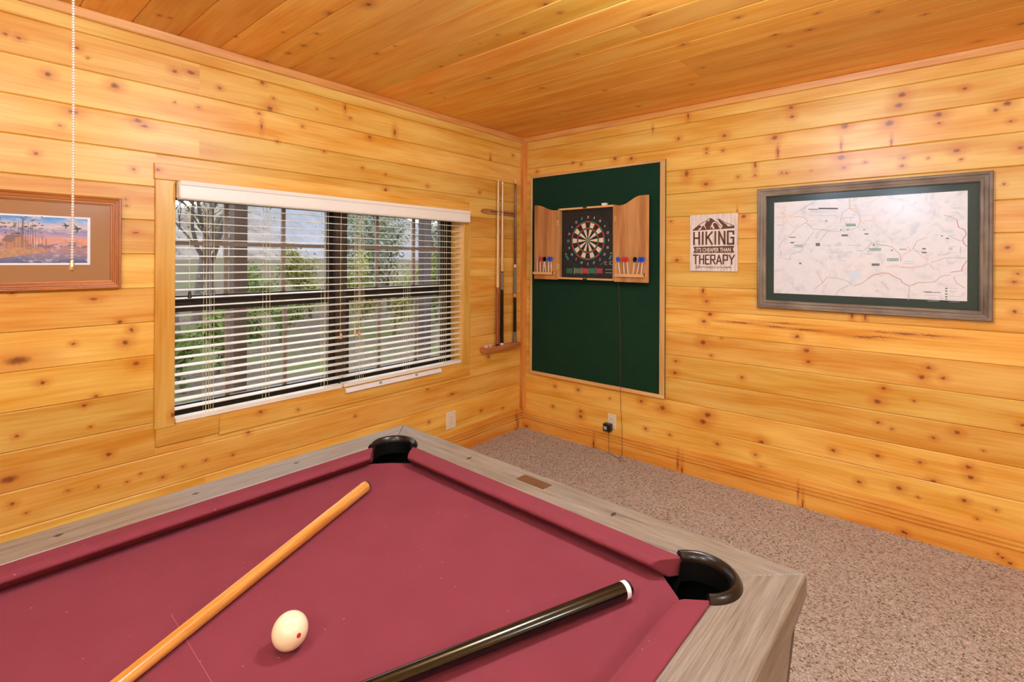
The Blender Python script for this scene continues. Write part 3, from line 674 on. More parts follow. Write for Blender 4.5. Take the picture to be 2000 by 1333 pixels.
for a in (.10, TL-.28):
    for b in (.10, TW-.28):
        MB().add([(a,b,.70),(a+.18,b,.70),(a+.18,b+.18,.70),(a,b+.18,.70),(a+.03,b+.03,.0),(a+.15,b+.03,.0),(a+.15,b+.15,.0),(a+.03,b+.15,.0)],
                 [(0,1,2,3),(7,6,5,4),(0,4,5,1),(1,5,6,2),(2,6,7,3),(3,7,4,0)]).build('leg', M_rail_b, tb)

# --- things on the cloth
RB = .0287
ball = empty('cue_ball', MT @ T(.741, .700, ZB+RB)); tag(ball, 'ivory white cue ball lying alone on the burgundy cloth', 'ball')
bm = bmesh.new(); bmesh.ops.create_uvsphere(bm, u_segments=40, v_segments=24, radius=RB); me = bpy.data.meshes.new('ball'); bm.to_mesh(me); bm.free(); me.shade_smooth(); obj('shell', me, M_ball, ball)
dn = (CAM - (MT @ Vector((.741, .700, ZB+RB)))).normalized()
dd = (dn + RGT*.62 - UPV*.35).normalized(); dl = MT.to_3x3().inverted() @ dd
q = dl.to_track_quat('Z', 'Y').to_matrix().to_4x4()
mb = MB(); capn = 10
ring0 = [(.0038*math.cos(2*PI*k/capn), .0038*math.sin(2*PI*k/capn)) for k in range(capn)]
mb.add([(x, y, math.sqrt(RB*RB-x*x-y*y)+.00025) for x, y in ring0] + [(0,0,RB+.00025)], [(k, (k+1)%capn, capn) for k in range(capn)])
mb.build('red_dot', M_red, ball, q)
def cue_prof(name, M, secs, parent):     # secs: list of (part name, [(r,z)...], material)
    for nm, pr, mt in secs: MB().lathe(pr, 20).build(nm, mt, parent, None, 35)
M_shaft = pine('maple_shaft', srgb(206, 150, 74), srgb(238, 196, 128), rough=.3, along='u', contrast=1.2)
def shaftmat(name, lo, hi, rough=.25):
    n = NT(name); co = n.coord(); f = n.noise(n.vm('MULTIPLY', co, (90, 90, 4)), 1, 4, .6)
    return n.fin(n.mix(n.step(f, .3, .75), lo, hi), rough, 0, .5, .3)
M_tan = shaftmat('honey_cue', srgb(196, 122, 44), srgb(232, 168, 84)); M_maple = shaftmat('pale_maple', srgb(222, 176, 112), srgb(246, 214, 158))
M_redwood = shaftmat('red_brown_cue', srgb(140, 66, 38), srgb(186, 104, 66)); M_darkwood = shaftmat('dark_red_cue', srgb(70, 24, 18), srgb(112, 44, 30)); M_blk = shaftmat('black_lacquer', srgb(10, 8, 8), srgb(24, 18, 16), .15)
M_greywrap = plain('grey_wrap', srgb(120, 108, 100), .4, var=.4, scale=90); M_ferr = plain('white_ferrule', srgb(250, 246, 240), .3); M_pinktip = plain('pink_tip', srgb(238, 190, 176), .6)
def lying(P0, P1, r0, r1):               # matrix whose +z runs from butt P0 to tip P1, both given on the table plane
    a = Vector((P0[0], P0[1], ZB + r0)); d2 = Vector((P1[0]-P0[0], P1[1]-P0[1], 0)); 
    b = Vector((a.x, a.y, ZB + r1)) + d2.normalized()*1.45
    M = (b-a).to_track_quat('Z', 'Y').to_matrix().to_4x4(); M.translation = a; return MT @ M
CR = lambda z, r0=.0152, r1=.0065: r0 + (r1-r0)*z/1.45
cue = empty('pool_cue', lying((.340, .296), (.956, .596), .0157, .0065)); tag(cue, 'honey coloured wooden pool cue lying across the cloth beside the cue ball', 'cue', 'pool cues')
cue_prof('c', None, [('bumper', [(.008,0),(.0125,.001),(.0142,.005),(.0148,.010)], plain('dark_bumper', srgb(58,40,28), .6)), ('butt', [(.0148,.0101),(.0157,.016),(CR(.75,.0157),.75)], M_tan), ('shaft', [(CR(.7501,.0157),.7501),(.0068,1.425)], M_maple), ('ferrule', [(.0067,1.4251),(.0065,1.442)], M_ferr), ('tip', [(.0064,1.4421),(.006,1.447),(.003,1.45)], M_pinktip)], cue)
cue = empty('pool_cue', lying((.247, 1.059), (.677, .905), .0160, .0345)); tag(cue, 'glossy black pool cue with a white butt ring lying on the burgundy cloth', 'cue', 'pool cues')
cue_prof('c', None, [('bumper', [(.008,-.005),(.0125,-.004),(.0142,0),(.0148,.003)], M_black), ('butt_ring', [(.0150,.0031),(.0160,.004),(.0160,.014)], M_ferr), ('butt', [(.0159,.0141),(CR(.75,.0160),.75)], M_blk), ('shaft', [(CR(.7501,.016),.7501),(.0068,1.425)], M_maple), ('ferrule', [(.0067,1.4251),(.0065,1.442)], M_ferr), ('tip', [(.0064,1.4421),(.006,1.447),(.003,1.45)], M_pinktip)], cue)

# ================================================================ LEFT WALL THINGS
# --- lake picture
PX0, PX1, PZ0, PZ1 = -3.40, -2.742, 1.284, 1.669
pic = empty('framed_picture', ML @ T((PX0+PX1)/2, (PZ0+PZ1)/2, .001)); tag(pic, 'wood framed picture of a lakeside cabin at sunset left of the window', 'picture')
pw, ph = (PX1-PX0)/2, (PZ1-PZ0)/2
def mitred(parent, pw, ph, prof, mu, mv, name='frame_rail'):     # prof: (inset from outer edge, height) ordered outer to inner
    for k in range(4):
        L = pw if k % 2 == 0 else ph; R = ph if k % 2 == 0 else pw
        n = len(prof); vs = []; fs = []
        for sg in (-1, 1):
            for t, z in prof: vs.append((sg*(L-t), -(R-t), z))
        rot = Matrix.Rotation(k*PI/2, 4, 'Z')
        vs = [tuple(rot @ Vector(v)) for v in vs]
        fs = [(i, n+i, n+(i+1)%n, (i+1)%n) for i in range(n)]
        mb = MB().add(vs, fs); o = mb.build(name, mu if k % 2 == 0 else mv, parent)
        bm = bmesh.new(); bm.from_mesh(o.data); bmesh.ops.recalc_face_normals(bm, faces=bm.faces); bm.to_mesh(o.data); bm.free()
mitred(pic, pw, ph, [(0,0),(0,.020),(.003,.024),(.008,.022),(.010,.017),(.014,.016),(.017,.020),(.021,.019),(.023,.014),(.028,.014),(.030,.011),(.034,.010),(.036,.006),(.036,0)], M_pframe_u, M_pframe_v)
u0, v0 = (PX0+PX1)/2, (PZ0+PZ1)/2
bx0, bx1, by0, by1 = -3.30-u0, -2.842-u0, 1.384-v0, 1.581-v0      # white bordered print
mb = MB(); ip, iq = pw-.034, ph-.034
for a, b in (((-ip,-iq),(ip,by0)), ((-ip,by1),(ip,iq)), ((-ip,by0),(bx0,by1)), ((bx1,by0),(ip,by1))): mb.box((a[0],a[1],.002), (b[0],b[1],.0055))
mb.build('mat_board', M_mat_tan, pic)
MB().box((bx0-.004,by0-.004,.001), (bx1+.004,by1+.004,.0019)).build('print_border', M_paper, pic)
ix0, ix1, iy0, iy1 = bx0+.008, bx1-.010, by0+.008, by1-.008
def print_sky():
    n = NT('sunset_print'); co = n.coord(); s = n.new('ShaderNodeSeparateXYZ'); n.l.new(co, s.inputs[0])
    t = n.math('DIVIDE', n.math('SUBTRACT', s.outputs[1], iy0), iy1-iy0)
    w = n.noise(n.vm('MULTIPLY', co, (14, 40, 1)), 1, 4, .6)
    t2 = n.math('ADD', t, n.math('MULTIPLY', n.math('SUBTRACT', w, .5), .35))
    c = n.ramp(t2, [(.0, srgb(86,98,134)), (.18, srgb(150,132,148)), (.33, srgb(196,138,126)), (.40, srgb(110,108,136)), (.46, srgb(240,160,112)), (.56, srgb(206,160,160)), (.68, srgb(140,140,178)), (.80, srgb(228,200,186)), (.92, srgb(140,176,216)), (1, srgb(96,150,206))])
    cl = n.noise(n.vm('MULTIPLY', co, (22, 34, 1)), 1, 5, .65); c = n.mix(n.math('MULTIPLY', n.step(cl, .52, .66), .55), c, srgb(236,214,204))
    return n.fin(c, .6)
MB().box((ix0,iy0,.0019), (ix1,iy1,.0023)).build('print', print_sky(), pic)
def pp(px, py): u, v = LP(px, py, .003); return (u-u0, v-v0)
zp = .0025
MB().flat(ccw([pp(-40,486),pp(0,487),pp(30,484),pp(70,483),pp(96,490),pp(80,495),pp(40,499),pp(0,505),pp(-40,506)]), zp).build('print_shore', plain('print_sand', srgb(196,146,104), .6, var=.4, scale=90), pic)
MB().flat(ccw([pp(5,468),pp(14,461),pp(46,461),pp(54,472),pp(54,483),pp(5,484)]), zp+.0001).build('print_cabin', plain('print_wall', srgb(198,140,100), .6, var=.2, scale=200), pic)
MB().flat(ccw([pp(3,470),pp(12,459),pp(44,459),pp(38,463),pp(30,464),pp(22,474)]), zp+.0002).build('print_roof', plain('print_roof', srgb(140,112,100), .6, var=.2, scale=200), pic)
mb = MB(); rg = random.Random(5)
for k in range(46):
    x = rg.uniform(-60, 92); y1 = 486 + rg.uniform(-4, 2); y0 = max(423, y1 - rg.uniform(18, 60)*(1.0 if x < 75 else .5)); mb.ribbon([pp(x, y1), pp(x + rg.uniform(-2,2), y0)], .0007 + rg.random()*.0008, zp+.00015)
mb.build('print_trunks', plain('print_trunk', srgb(134,104,92), .6), pic, kind='stuff')
mb = MB()
for k in range(90):
    x = rg.uniform(-60, 85); y = rg.uniform(424, 458); a, b = rg.uniform(2, 6), rg.uniform(.8, 2); mb.flat(ccw([pp(x-a,y),pp(x,y+b),pp(x+a,y+.3),pp(x+a*.3,y-b)]), zp+.0003)
mb.build('print_foliage', plain('print_leaf', srgb(112,116,96), .6, var=.35, scale=120), pic, kind='stuff')
mb = MB()
for x, y, s in ((129,441,1.0),(151,447,1.25)):
    mb.flat(ccw([pp(x-9*s,y),pp(x-3*s,y-1.2*s),pp(x+4*s,y-1.2*s),pp(x+8*s,y+.2*s),pp(x+3*s,y+1.6*s),pp(x-3*s,y+1.4*s)]), zp+.0004)
    mb.flat(ccw([pp(x-2*s,y),pp(x-6*s,y-7*s),pp(x+2*s,y-1*s)]), zp+.0005); mb.flat(ccw([pp(x-1*s,y),pp(x-2*s,y+8*s),pp(x+3*s,y+1*s)]), zp+.0005)
mb.build('print_ducks', plain('print_duck', srgb(70,74,66), .6), pic)
mb = MB()
for k in range(40):
    x = rg.uniform(128, 163); y = rg.uniform(470, 500) ; mb.ribbon([pp(x, y), pp(x + rg.uniform(-3,3), y - rg.uniform(2, 8))], .0006, zp+.0003)
mb.build('print_reeds', plain('print_reed', srgb(120,88,100), .6), pic, kind='stuff')
MB().box((-ip, -iq, .0068), (ip, iq, .0082)).build('glazing', M_pglass, pic)

# --- outlet plates
def outlet(M, u, v, w, h, label):
    r = empty('wall_outlet', M @ T(u, v, 0)); tag(r, label, 'outlet', 'wall outlets')
    e = .003; hw, hh = w/2, h/2
    MB().add([(-hw,-hh,0),(hw,-hh,0),(hw,hh,0),(-hw,hh,0),(-hw+e,-hh+e,.006),(hw-e,-hh+e,.006),(hw-e,hh-e,.006),(-hw+e,hh-e,.006)], [(0,3,2,1),(4,5,6,7),(0,1,5,4),(1,2,6,5),(2,3,7,6),(3,0,4,7)]).build('cover_plate', M_plate, r)
    for s in (-1, 1):
        y = s*.0195; soc = MB().prism([(.0165*math.cos(a)*1.0, y + max(-.0125, min(.0125, .0165*math.sin(a)))) for a in [2*PI*k/16 for k in range(16)]], .006, .0078).build('socket', M_plate, r)
        for x0, y0, x1, y1 in ((-.0075, -.001, -.0055, .007), (.0050, -.001, .0070, .006), (-.002, -.0095, .002, -.006)): MB().box((x0, y+y0, .0078), (x1, y+y1, .0081)).build('slot', M_slot, soc)
    MB().lathe([(.0001,0),(.0028,0),(.0022,.001)], 10).build('screw', M_plate, r, T(0,0,.006))
    return r
outlet(ML, -.813, .249, .088, .124, 'cream wall outlet plate under the right end of the window')
outlet(MR, .858, .226, .068, .106, 'cream wall outlet under the green board with a black adapter in it')

# --- cue rack and the three cues in it
RO = ML
rk = empty('cue_rack', ML @ T(-.315, 1.79, 0)); tag(rk, 'wooden cue rack of two bars on the wall right of the window', 'cue rack')
def rack_bar(v, depth, name, point):
    h = .018; pts = [(-.205,-.002),(-.188,-h*.8),(-.16,-h),(.205,-h),(.205,h),(-.16,h),(-.188,h*.8)] if point else [(-.205,-.018),(.225,-.018),(.225,.016),(-.205,.016)]
    o = MB().prism(pts, .001, depth).build(name, M_rack, rk, T(0, v, 0)); bv = o.modifiers.new('b', 'BEVEL'); bv.width = .003; bv.segments = 2; return o
rack_bar(0, .022, 'top_bar', True); rack_bar(-1.072, .060, 'bottom_bar', False)
CUES_U = [-.352, -.300, -.140]
for k, u in enumerate([-.42, -.385, -.352, -.30, -.262, -.225, -.18, -.14]):
    a = [2*PI*t/10 for t in range(10)]; x = u + .315
    mb = MB(); ang = [math.radians(d) for d in range(-60, 241, 30)]
    mb.tube([(x + .0115*math.cos(t), 0, .0335 - .0115*math.sin(t)) for t in ang], .0026, 6); mb.tube([(x, 0, .022), (x, 0, .0225+.0005)], .005, 8)
    mb.build('cue_clip', M_bronze, rk, None, True)
MB().tube([(.03, -1.060, .061), (.022, -1.078, .063), (.036, -1.086, .064), (.05, -1.078, .063), (.045, -1.062, .061)], .0022, 6).build('hook', M_chrome, rk, None, True)
def standing(u, length, secs, label):
    zb = 1.79 - 1.072 + .016
    r = empty('pool_cue', ML @ T(u, zb, .034) @ Matrix.Rotation(-PI/2, 4, 'X') ); tag(r, label, 'cue', 'pool cues in the wall rack')
    for nm, pr, mt in secs: MB().lathe(pr, 16).build(nm, mt, r, None, 35)
Lc = 1.315
rr = lambda z: .0148 + (.0062-.0148)*z/Lc
standing(CUES_U[0], Lc, [('bumper', [(.011,0),(.0140,.003),(.0146,.012)], M_bronze), ('butt', [(.0147,.0121),(rr(.46),.46)], M_redwood), ('shaft', [(rr(.4601),.4601),(.0064,1.30)], M_maple), ('tip', [(.0063,1.3001),(.0058,1.312),(.003,Lc)], M_pinktip)], 'cue with a red-brown butt, leftmost in the wall rack')
standing(CUES_U[1], Lc, [('butt_cap', [(.0135,0),(.0146,.002),(.0146,.014)], M_ferr), ('butt', [(.0146,.0141),(rr(.44),.44)], M_blk), ('point', [(rr(.4401),.4401),(rr(.575),.575)], M_greywrap), ('joint_collar', [(rr(.5751)+.0004,.5751),(rr(.585)+.0004,.585)], M_bronze), ('shaft', [(rr(.5851),.5851),(.0064,1.285)], M_maple), ('tip', [(.0063,1.2851),(.0058,1.297),(.003,1.30)], M_ferr)], 'black butted cue with a pale shaft, middle of the wall rack')
standing(CUES_U[2], Lc+.02, [('butt_cap', [(.012,0),(.0146,.003),(.0144,.085)], M_greywrap), ('butt', [(.0143,.0851),(rr(.37),.37)], M_blk), ('grip_ring', [(rr(.3701)+.0003,.3701),(rr(.40)+.0003,.40)], M_chrome), ('forearm', [(rr(.4001),.4001),(rr(.615),.615)], M_greywrap), ('joint_collar', [(rr(.6151)+.0003,.6151),(rr(.64)+.0003,.64)], M_pinktip), ('shaft', [(rr(.6401),.6401),(.0066,1.305)], M_darkwood), ('tip', [(.0070,1.3051),(.0070,1.325),(.004,1.335)], M_pinktip)], 'slim dark cue with a pink tip, rightmost in the wall rack next to the corner')
for u, lab in ((-.487, 'pale cube of chalk at the left end of the lower cue rack bar'), (-.440, 'pale cube of chalk beside the red-brown cue on the lower rack bar')):
    c = empty('chalk_cube', ML @ T(u, 1.79-1.072+.016, .038)); tag(c, lab, 'chalk', 'chalk cubes on the cue rack')
    MB().box((-.0105, 0, -.0105), (.0105, .021, .0105)).build('wrapper', M_pinktip, c); MB().lathe([(.0001,0),(.0075,0),(.0075,.0005)], 12).build('chalk_face', M_ferr, c, T(0, .021, 0) @ Matrix.Rotation(-PI/2, 4, 'X'))

# ================================================================ RIGHT WALL THINGS
# --- green felt board
GU0, GU1, GV0, GV1 = .098, 1.266, .468, 2.108
gb = empty('green_board', MR @ T((GU0+GU1)/2, (GV0+GV1)/2, 0)); tag(gb, 'tall dark green felt backboard with a thin oak edge behind the dartboard cabinet', 'backboard')
gw, gh = (GU1-GU0)/2, (GV1-GV0)/2
MB().box((-gw+.001,-gh+.001,.001), (gw-.001,gh-.001,.012)).build('felt_panel', M_green, gb)
def edge(a, b, m): 
    o = MB().box(a, b).build('edge_strip', m, gb); bv = o.modifiers.new('b', 'BEVEL'); bv.width = .002
edge((-gw,gh-.020,.0121), (gw,gh,.024), M_oakstrip); edge((-gw,-gh,.0121), (gw,-gh+.026,.024), M_oakstrip)
edge((-gw,-gh+.0262,.0121), (-gw+.018,gh-.0202,.024), M_oakstrip_v); edge((gw-.036,-gh+.0262,.0121), (gw,gh-.0202,.024), M_oakstrip_v)

# --- dartboard cabinet
WF = .095                                # front plane of the cabinet body, doors lie open flush with it
def RPf(px, py, w=WF): return RP(px, py, w)
cu0 = RPf(1090, 480)[0]; cu1 = RPf(1200, 480)[0]; cv1 = RPf(1145, 404)[1]; cv0 = RPf(1145, 547)[1]
cab = empty('dart_cabinet', MR @ T((cu0+cu1)/2, (cv0+cv1)/2, .013)); tag(cab, 'open oak dartboard cabinet with two scalloped doors on the green board', 'cabinet')
CU, CV = (cu0+cu1)/2, (cv0+cv1)/2; cw, chh = (cu1-cu0)/2, (cv1-cv0)/2; DB = WF-.013; t = .013
MB().box((-cw,-chh,0), (cw,chh,.006)).build('back_panel', M_oak, cab)
MB().box((-cw,-chh,.006), (-cw+t,chh,DB)).build('side_panel', M_oak, cab); MB().box((cw-t,-chh,.006), (cw,chh,DB)).build('side_panel', M_oak, cab)
MB().box((-cw+t,chh-t,.006), (cw-t,chh,DB)).build('top_panel', M_oakstrip, cab); MB().box((-cw+t,-chh,.006), (cw-t,-chh+t,DB)).build('bottom_panel', M_oakstrip, cab)
MB().box((-.018,-chh-.001,DB), (.018,-chh+.011,DB+.003)).build('catch', M_bronze, cab); MB().box((-.02,chh-.011,DB), (.012,chh+.001,DB+.003)).build('catch', M_bronze, cab)
def loc(px, py, w=WF): u, v = RP(px, py, w); return (u-CU, v-CV)
def smooth_top(p, q, n=10): return [(p[0]+(q[0]-p[0])*k/n, p[1]+(q[1]-p[1])*(.5-.5*math.cos(PI*k/n))) for k in range(n+1)]
def door(poly, name):
    o = MB().prism(ccw(poly), DB-.013, DB).build(name, M_oak, cab); bv = o.modifiers.new('b', 'BEVEL'); bv.width = .0025; bv.segments = 1; bv.limit_method = 'ANGLE'; bv.angle_limit = .9; return o
a, b = loc(1047.5, 401.5), loc(1083, 411); l0, l1 = loc(1043, 545), loc(1089, 548)
dl_ = door([l0, (l1[0], l0[1]), (l1[0], b[1])] + smooth_top(b, a) + [(l0[0], a[1])], 'door')
a2, b2 = loc(1212, 401), loc(1252, 381.5); r0, r1 = loc(1199, 548), loc(1266, 550)
dr_ = door([(r0[0], l0[1]), (r1[0], l0[1]), (r1[0], b2[1])] + smooth_top(b2, a2) + [(r0[0], a2[1])], 'door')
lv = loc(1065, 534)[1]; 
for d, x0, x1 in ((dl_, l0[0]+.004, loc(1083, 530)[0]), (dr_, loc(1203, 535)[0], loc(1262, 535)[0])):
    MB().box((x0, lv-.010, DB), (x1, lv+.010, DB+.020)).build('dart_ledge', M_oakstrip, d)
    MB().box((x1-.006, lv-.006, DB+.0201), (x1-.001, lv+.018, DB+.024)).build('pencil', M_black, d)
for px, py in ((1090, 436), (1090, 521)):
    x, y = loc(px, py); mb = MB().box((x-.016, y-.022, DB), (x+.014, y+.022, DB+.0018)); mb.tube([(x-.001, y-.022, DB+.003), (x-.001, y+.022, DB+.003)], .003, 8); mb.build('hinge', M_brass, cab)
for px, py in ((1201, 427), (1202, 521)):
    x, y = loc(px, py); mb = MB().box((x-.006, y-.018, DB), (x+.010, y+.018, DB+.0018)); mb.build('hinge', M_brass, cab)
# --- the board itself
bu, bv_ = RP(1147.5, 470, .07)
bd = empty('dartboard', MR @ T(CU, CV, .013+.0062)); tag(bd, 'electronic dartboard with cream, black, red and green segments inside the oak cabinet', 'dartboard')
BX, BY = bu-CU, bv_-CV
hw = cw-t-.002
MB().box((-hw, -chh+t+.001, 0), (hw, chh-t-.001, .045)).build('housing', plain('board_housing', srgb(22,20,22), .45), bd)
Z0 = .0452; SR = (RP(1147.5, 432, .07)[1]-RP(1147.5, 509, .07)[1])/2
MB().lathe([(SR*1.42,0),(SR*1.42,.004),(SR*1.38,.004),(SR*1.38,0)], 60, caps=False).build('outer_hoop', plain('hoop', srgb(38,36,36), .5), bd, T(BX, BY, .0448), 40)
def sector(mb, r0, r1, a0, a1, z0, z1, n=3):
    poly = [(BX+r1*math.cos(a0+(a1-a0)*k/n), BY+r1*math.sin(a0+(a1-a0)*k/n)) for k in range(n+1)] + [(BX+r0*math.cos(a1-(a1-a0)*k/n), BY+r0*math.sin(a1-(a1-a0)*k/n)) for k in range(n+1)]
    mb.prism(poly, z0, z1)
parts = {'cream_segments': MB(), 'black_segments': MB(), 'red_segments': MB(), 'green_segments': MB()}
for k in range(20):
    a0 = PI/2 + (k-.5)*PI/10 + .012; a1 = PI/2 + (k+.5)*PI/10 - .012; ev_ = k % 2 == 0
    s1, s2 = ('black_segments', 'red_segments') if ev_ else ('cream_segments', 'green_segments')
    sector(parts[s1], SR*.14, SR*.56, a0, a1, Z0, Z0+.003); sector(parts[s2], SR*.575, SR*.64, a0, a1, Z0, Z0+.0035)
    sector(parts[s1], SR*.655, SR*.90, a0, a1, Z0, Z0+.003); sector(parts[s2], SR*.915, SR*.99, a0, a1, Z0, Z0+.0035)
cm = {'cream_segments': srgb(234,212,180), 'black_segments': srgb(26,18,16), 'red_segments': srgb(186,44,62), 'green_segments': srgb(36,128,84)}
for nm, mb in parts.items(): mb.build(nm, plain(nm+'_plastic', cm[nm], .4), bd, kind='stuff')
MB().lathe([(SR*.125,0),(SR*.125,.004),(SR*.03,.0055)], 20).build('bullseye', plain('bull_green', srgb(112,140,116), .4), bd, T(BX, BY, Z0), 40)
nums = [20,5,12,9,14,11,8,16,7,19,3,17,2,15,10,6,13,4,18,1]; mb = MB()
for k, nn in enumerate(nums):
    a = PI/2 + k*PI/10; x, y = BX+SR*1.19*math.cos(a), BY+SR*1.19*math.sin(a); w_ = .0085 if nn < 10 else .016
    mb.text(str(nn), (x-w_/2*1.05, y-.0095, x+w_/2*1.05, y+.0095), Z0+.0006, .01, .1)
mb.build('numbers', plain('number_print', srgb(226,220,214), .5), bd, kind='stuff')
M_disp = plain('display_frame', srgb(150,150,128), .5)
yb = loc(1147, 530, .07)[1]
def dloc(px, py): return loc(px, py, .062)
for x0, x1, c in ((1107,1119,srgb(34,92,64)),(1122.5,1136,srgb(84,110,84)),(1138,1148,srgb(190,48,44)),(1151,1162,srgb(44,116,84)),(1166,1177,srgb(170,44,54))):
    p, q = dloc(x0, 534), dloc(x1, 524.5); MB().box((p[0], p[1], Z0), (q[0], q[1], Z0+.0015)).build('display', plain('score_display', c, .3, var=.2, scale=150), bd)
for px in (1122, 1136.5, 1149.5, 1164):
    p = dloc(px, 536); q = dloc(px, 522.5); MB().box((p[0]-.0022, p[1], Z0), (p[0]+.0022, q[1], Z0+.002)).build('display_divider', M_disp, bd)
M_tealb = plain('teal_button', srgb(60,140,136), .35)
for pts in ([(1106,497),(1107.5,502),(1110,506)], [(1194,495),(1193.5,501),(1191.5,505)]):
    for px, py in pts: x, y = dloc(px, py); MB().lathe([(.008,0),(.008,.003),(.005,.0045)], 14).build('button', M_tealb, bd, T(x, y, Z0), 40)
mb = MB()
for r in range(2):
    for k in range(5): x, y = dloc(1184+k*2.6, 527+r*6); mb.box((x-.004, y-.003, Z0), (x+.004, y+.003, Z0+.001))
mb.build('keypad', M_disp, bd)
mb = MB()
for ln in ([(1173,518),(1180,511),(1184,510),(1181,517),(1186,517)],[(1179,514),(1186,513)],[(1190,511),(1196,511)],[(1193,511),(1192,517),(1197,517)],[(1190,517),(1192,512)]): mb.ribbon([dloc(*p) for p in ln], .0022, Z0+.0006)
mb.build('logo_mark', plain('logo_print', srgb(190,180,186), .5), bd)
# --- darts standing in the ledges
def dart(px, col, lean, label, w=WF+.013):
    u, v = RP(px, 531, w); r = empty('dart', MR @ T(u, lv+CV+.0105, w) @ Matrix.Rotation(lean, 4, 'Z') @ Matrix.Rotation(-PI/2, 4, 'X')); tag(r, label, 'dart', 'darts in the cabinet doors')
    MB().lathe([(.0018,0),(.0030,.004),(.0034,.045),(.0026,.060),(.0022,.085)], 10).build('barrel', M_white, r, None, 40)
    m = plain('flight', col, .4); fl = MB()
    for k in range(2):
        poly = [(-.002,.080),(.002,.080),(.013,.094),(.0145,.112),(.006,.120),(-.006,.120),(-.0145,.112),(-.013,.094)]
        mb = [(x, z) for x, z in poly]; th = .0006
        vs = [(x, -th, z) if k == 0 else (-th, x, z) for x, z in mb] + [(x, th, z) if k == 0 else (th, x, z) for x, z in mb]; n = len(mb)
        fl.add(vs, [tuple(range(n)), tuple(range(2*n-1,n-1,-1))] + [(i,n+i,n+(i+1)%n,(i+1)%n) for i in range(n)])
    fl.build('flight', m, r)
CB, CRd, CK, CG = srgb(44,92,206), srgb(222,58,54), srgb(22,18,20), srgb(176,164,156)
for px, c, ln, lab in ((1049.5,CG,.02,'dart with a pale grey flight, leftmost in the left cabinet door'),(1055,CRd,0,'dart with a red flight in the left cabinet door'),(1061,CK,-.10,'dart with a black flight, next to the red one in the left cabinet door'),(1065.5,CK,.10,'dart with a black flight, next to the blue ones in the left cabinet door'),(1071.5,CB,0,'dart with a blue flight, second from the hinge in the left cabinet door'),(1077,CB,.05,'dart with a blue flight, nearest the hinge in the left cabinet door'),
    (1211,CB,.17,'dart with a blue flight, leftmost in the right cabinet door'),(1219,CRd,.06,'dart with a red flight, left one of the two in the right cabinet door'),(1227,CRd,.12,'dart with a red flight, right one of the two in the right cabinet door'),(1236,CK,-.14,'dart with a black flight in the right cabinet door'),(1244,CB,-.20,'dart with a blue flight, second from the right edge of the right cabinet door'),(1252,CB,-.12,'dart with a blue flight, rightmost in the right cabinet door')):
    dart(px, c, ln, lab)
x, y = RP(1181, 402, .06); c = empty('chalk_cube', MR @ T(x, cv1, .06)); tag(c, 'small white cube lying on top of the dartboard cabinet', 'chalk')
MB().prism([(-.016,0),(.016,0),(.020,.020),(-.020,.020)], -.012, .012).build('block', M_ferr, c)

# --- hanging wire, adapter
cordpts = [RP(1209, 549, .02), RP(1211.5, 650, .026), RP(1212, 760, .028), RP(1212, 800, .010), RP(1215, 845, .022), RP(1215, 885, .026)]
ws = [.030, .0275, .0275, .006, .022, .024]
cw_ = empty('hanging_wire', MR); tag(cw_, 'thin brown wire hanging from the dartboard cabinet down to the carpet', 'wire')
pts = [(p[0], p[1], w) for p, w in zip(cordpts, ws)]; pts[-1] = (pts[-1][0], .004, .03)
loop = [(.955,.004,.06),(.97,.004,.10),(1.0,.004,.13),(1.02,.005,.11),(.99,.005,.085),(.93,.004,.075),(.88,.004,.06),(.85,.004,.045)]
MB().tube(pts + loop, .0016, 6).build('wire', plain('brown_wire', srgb(110,60,36), .5), cw_, None, True)
ad = empty('power_adapter', MR @ T(.839, .183, .0085)); tag(ad, 'small black plug adapter in the outlet under the green board', 'adapter')
o = MB().box((-.030,-.026,0), (.030,.030,.042)).build('housing', M_black, ad); bv = o.modifiers.new('b', 'BEVEL'); bv.width = .005; bv.segments = 2
MB().box((-.022,-.012,.0421), (.004,.012,.0424)).build('sticker', plain('adapter_sticker', srgb(178,174,178), .5), ad); MB().tube([(.006,-.025,.02),(.006,-.040,.02)], [.005,.003], 8).build('strain_relief', M_black, ad)
MB().tube([(.006,-.039,.02),(.008,-.10,.02),(.012,-.172,.024),(.013,-.178,.038)], .0014, 6).build('lead', plain('lead_wire', srgb(90,48,26), .5), ad, None, True)

# --- hiking sign
su0, su1, sv0, sv1 = 1.436, 1.734, 1.346, 1.712
sg = empty('hiking_sign', MR @ T((su0+su1)/2, (sv0+sv1)/2, .001)); tag(sg, 'small cream wooden sign with brown HIKING lettering and a mountain', 'sign')
sw, sh = (su1-su0)/2, (sv1-sv0)/2
def sign_mat():
    n = NT('whitewashed_wood'); co = n.coord(); f = n.noise(n.vm('MULTIPLY', co, (70, 6, 10)), 1, 4, .6)
    return n.fin(n.ramp(f, [(.3, srgb(206,184,164)), (.5, srgb(230,214,196)), (.7, srgb(242,232,220))]), .7)
MB().box((-sw,-sh,0), (sw,sh,.012)).build('board', sign_mat(), sg)
M_ink = plain('brown_ink', srgb(98,58,38), .7, var=.12, scale=60); M_cr = plain('cream_ink', srgb(232,216,196), .7)
def sp(x, y): return (-sw + (x-85)/(1050-85)*2*sw, sh - (y-85)/(1225-85)*2*sh)    # a position measured on the sign's face
zi = .0124
mt = MB()
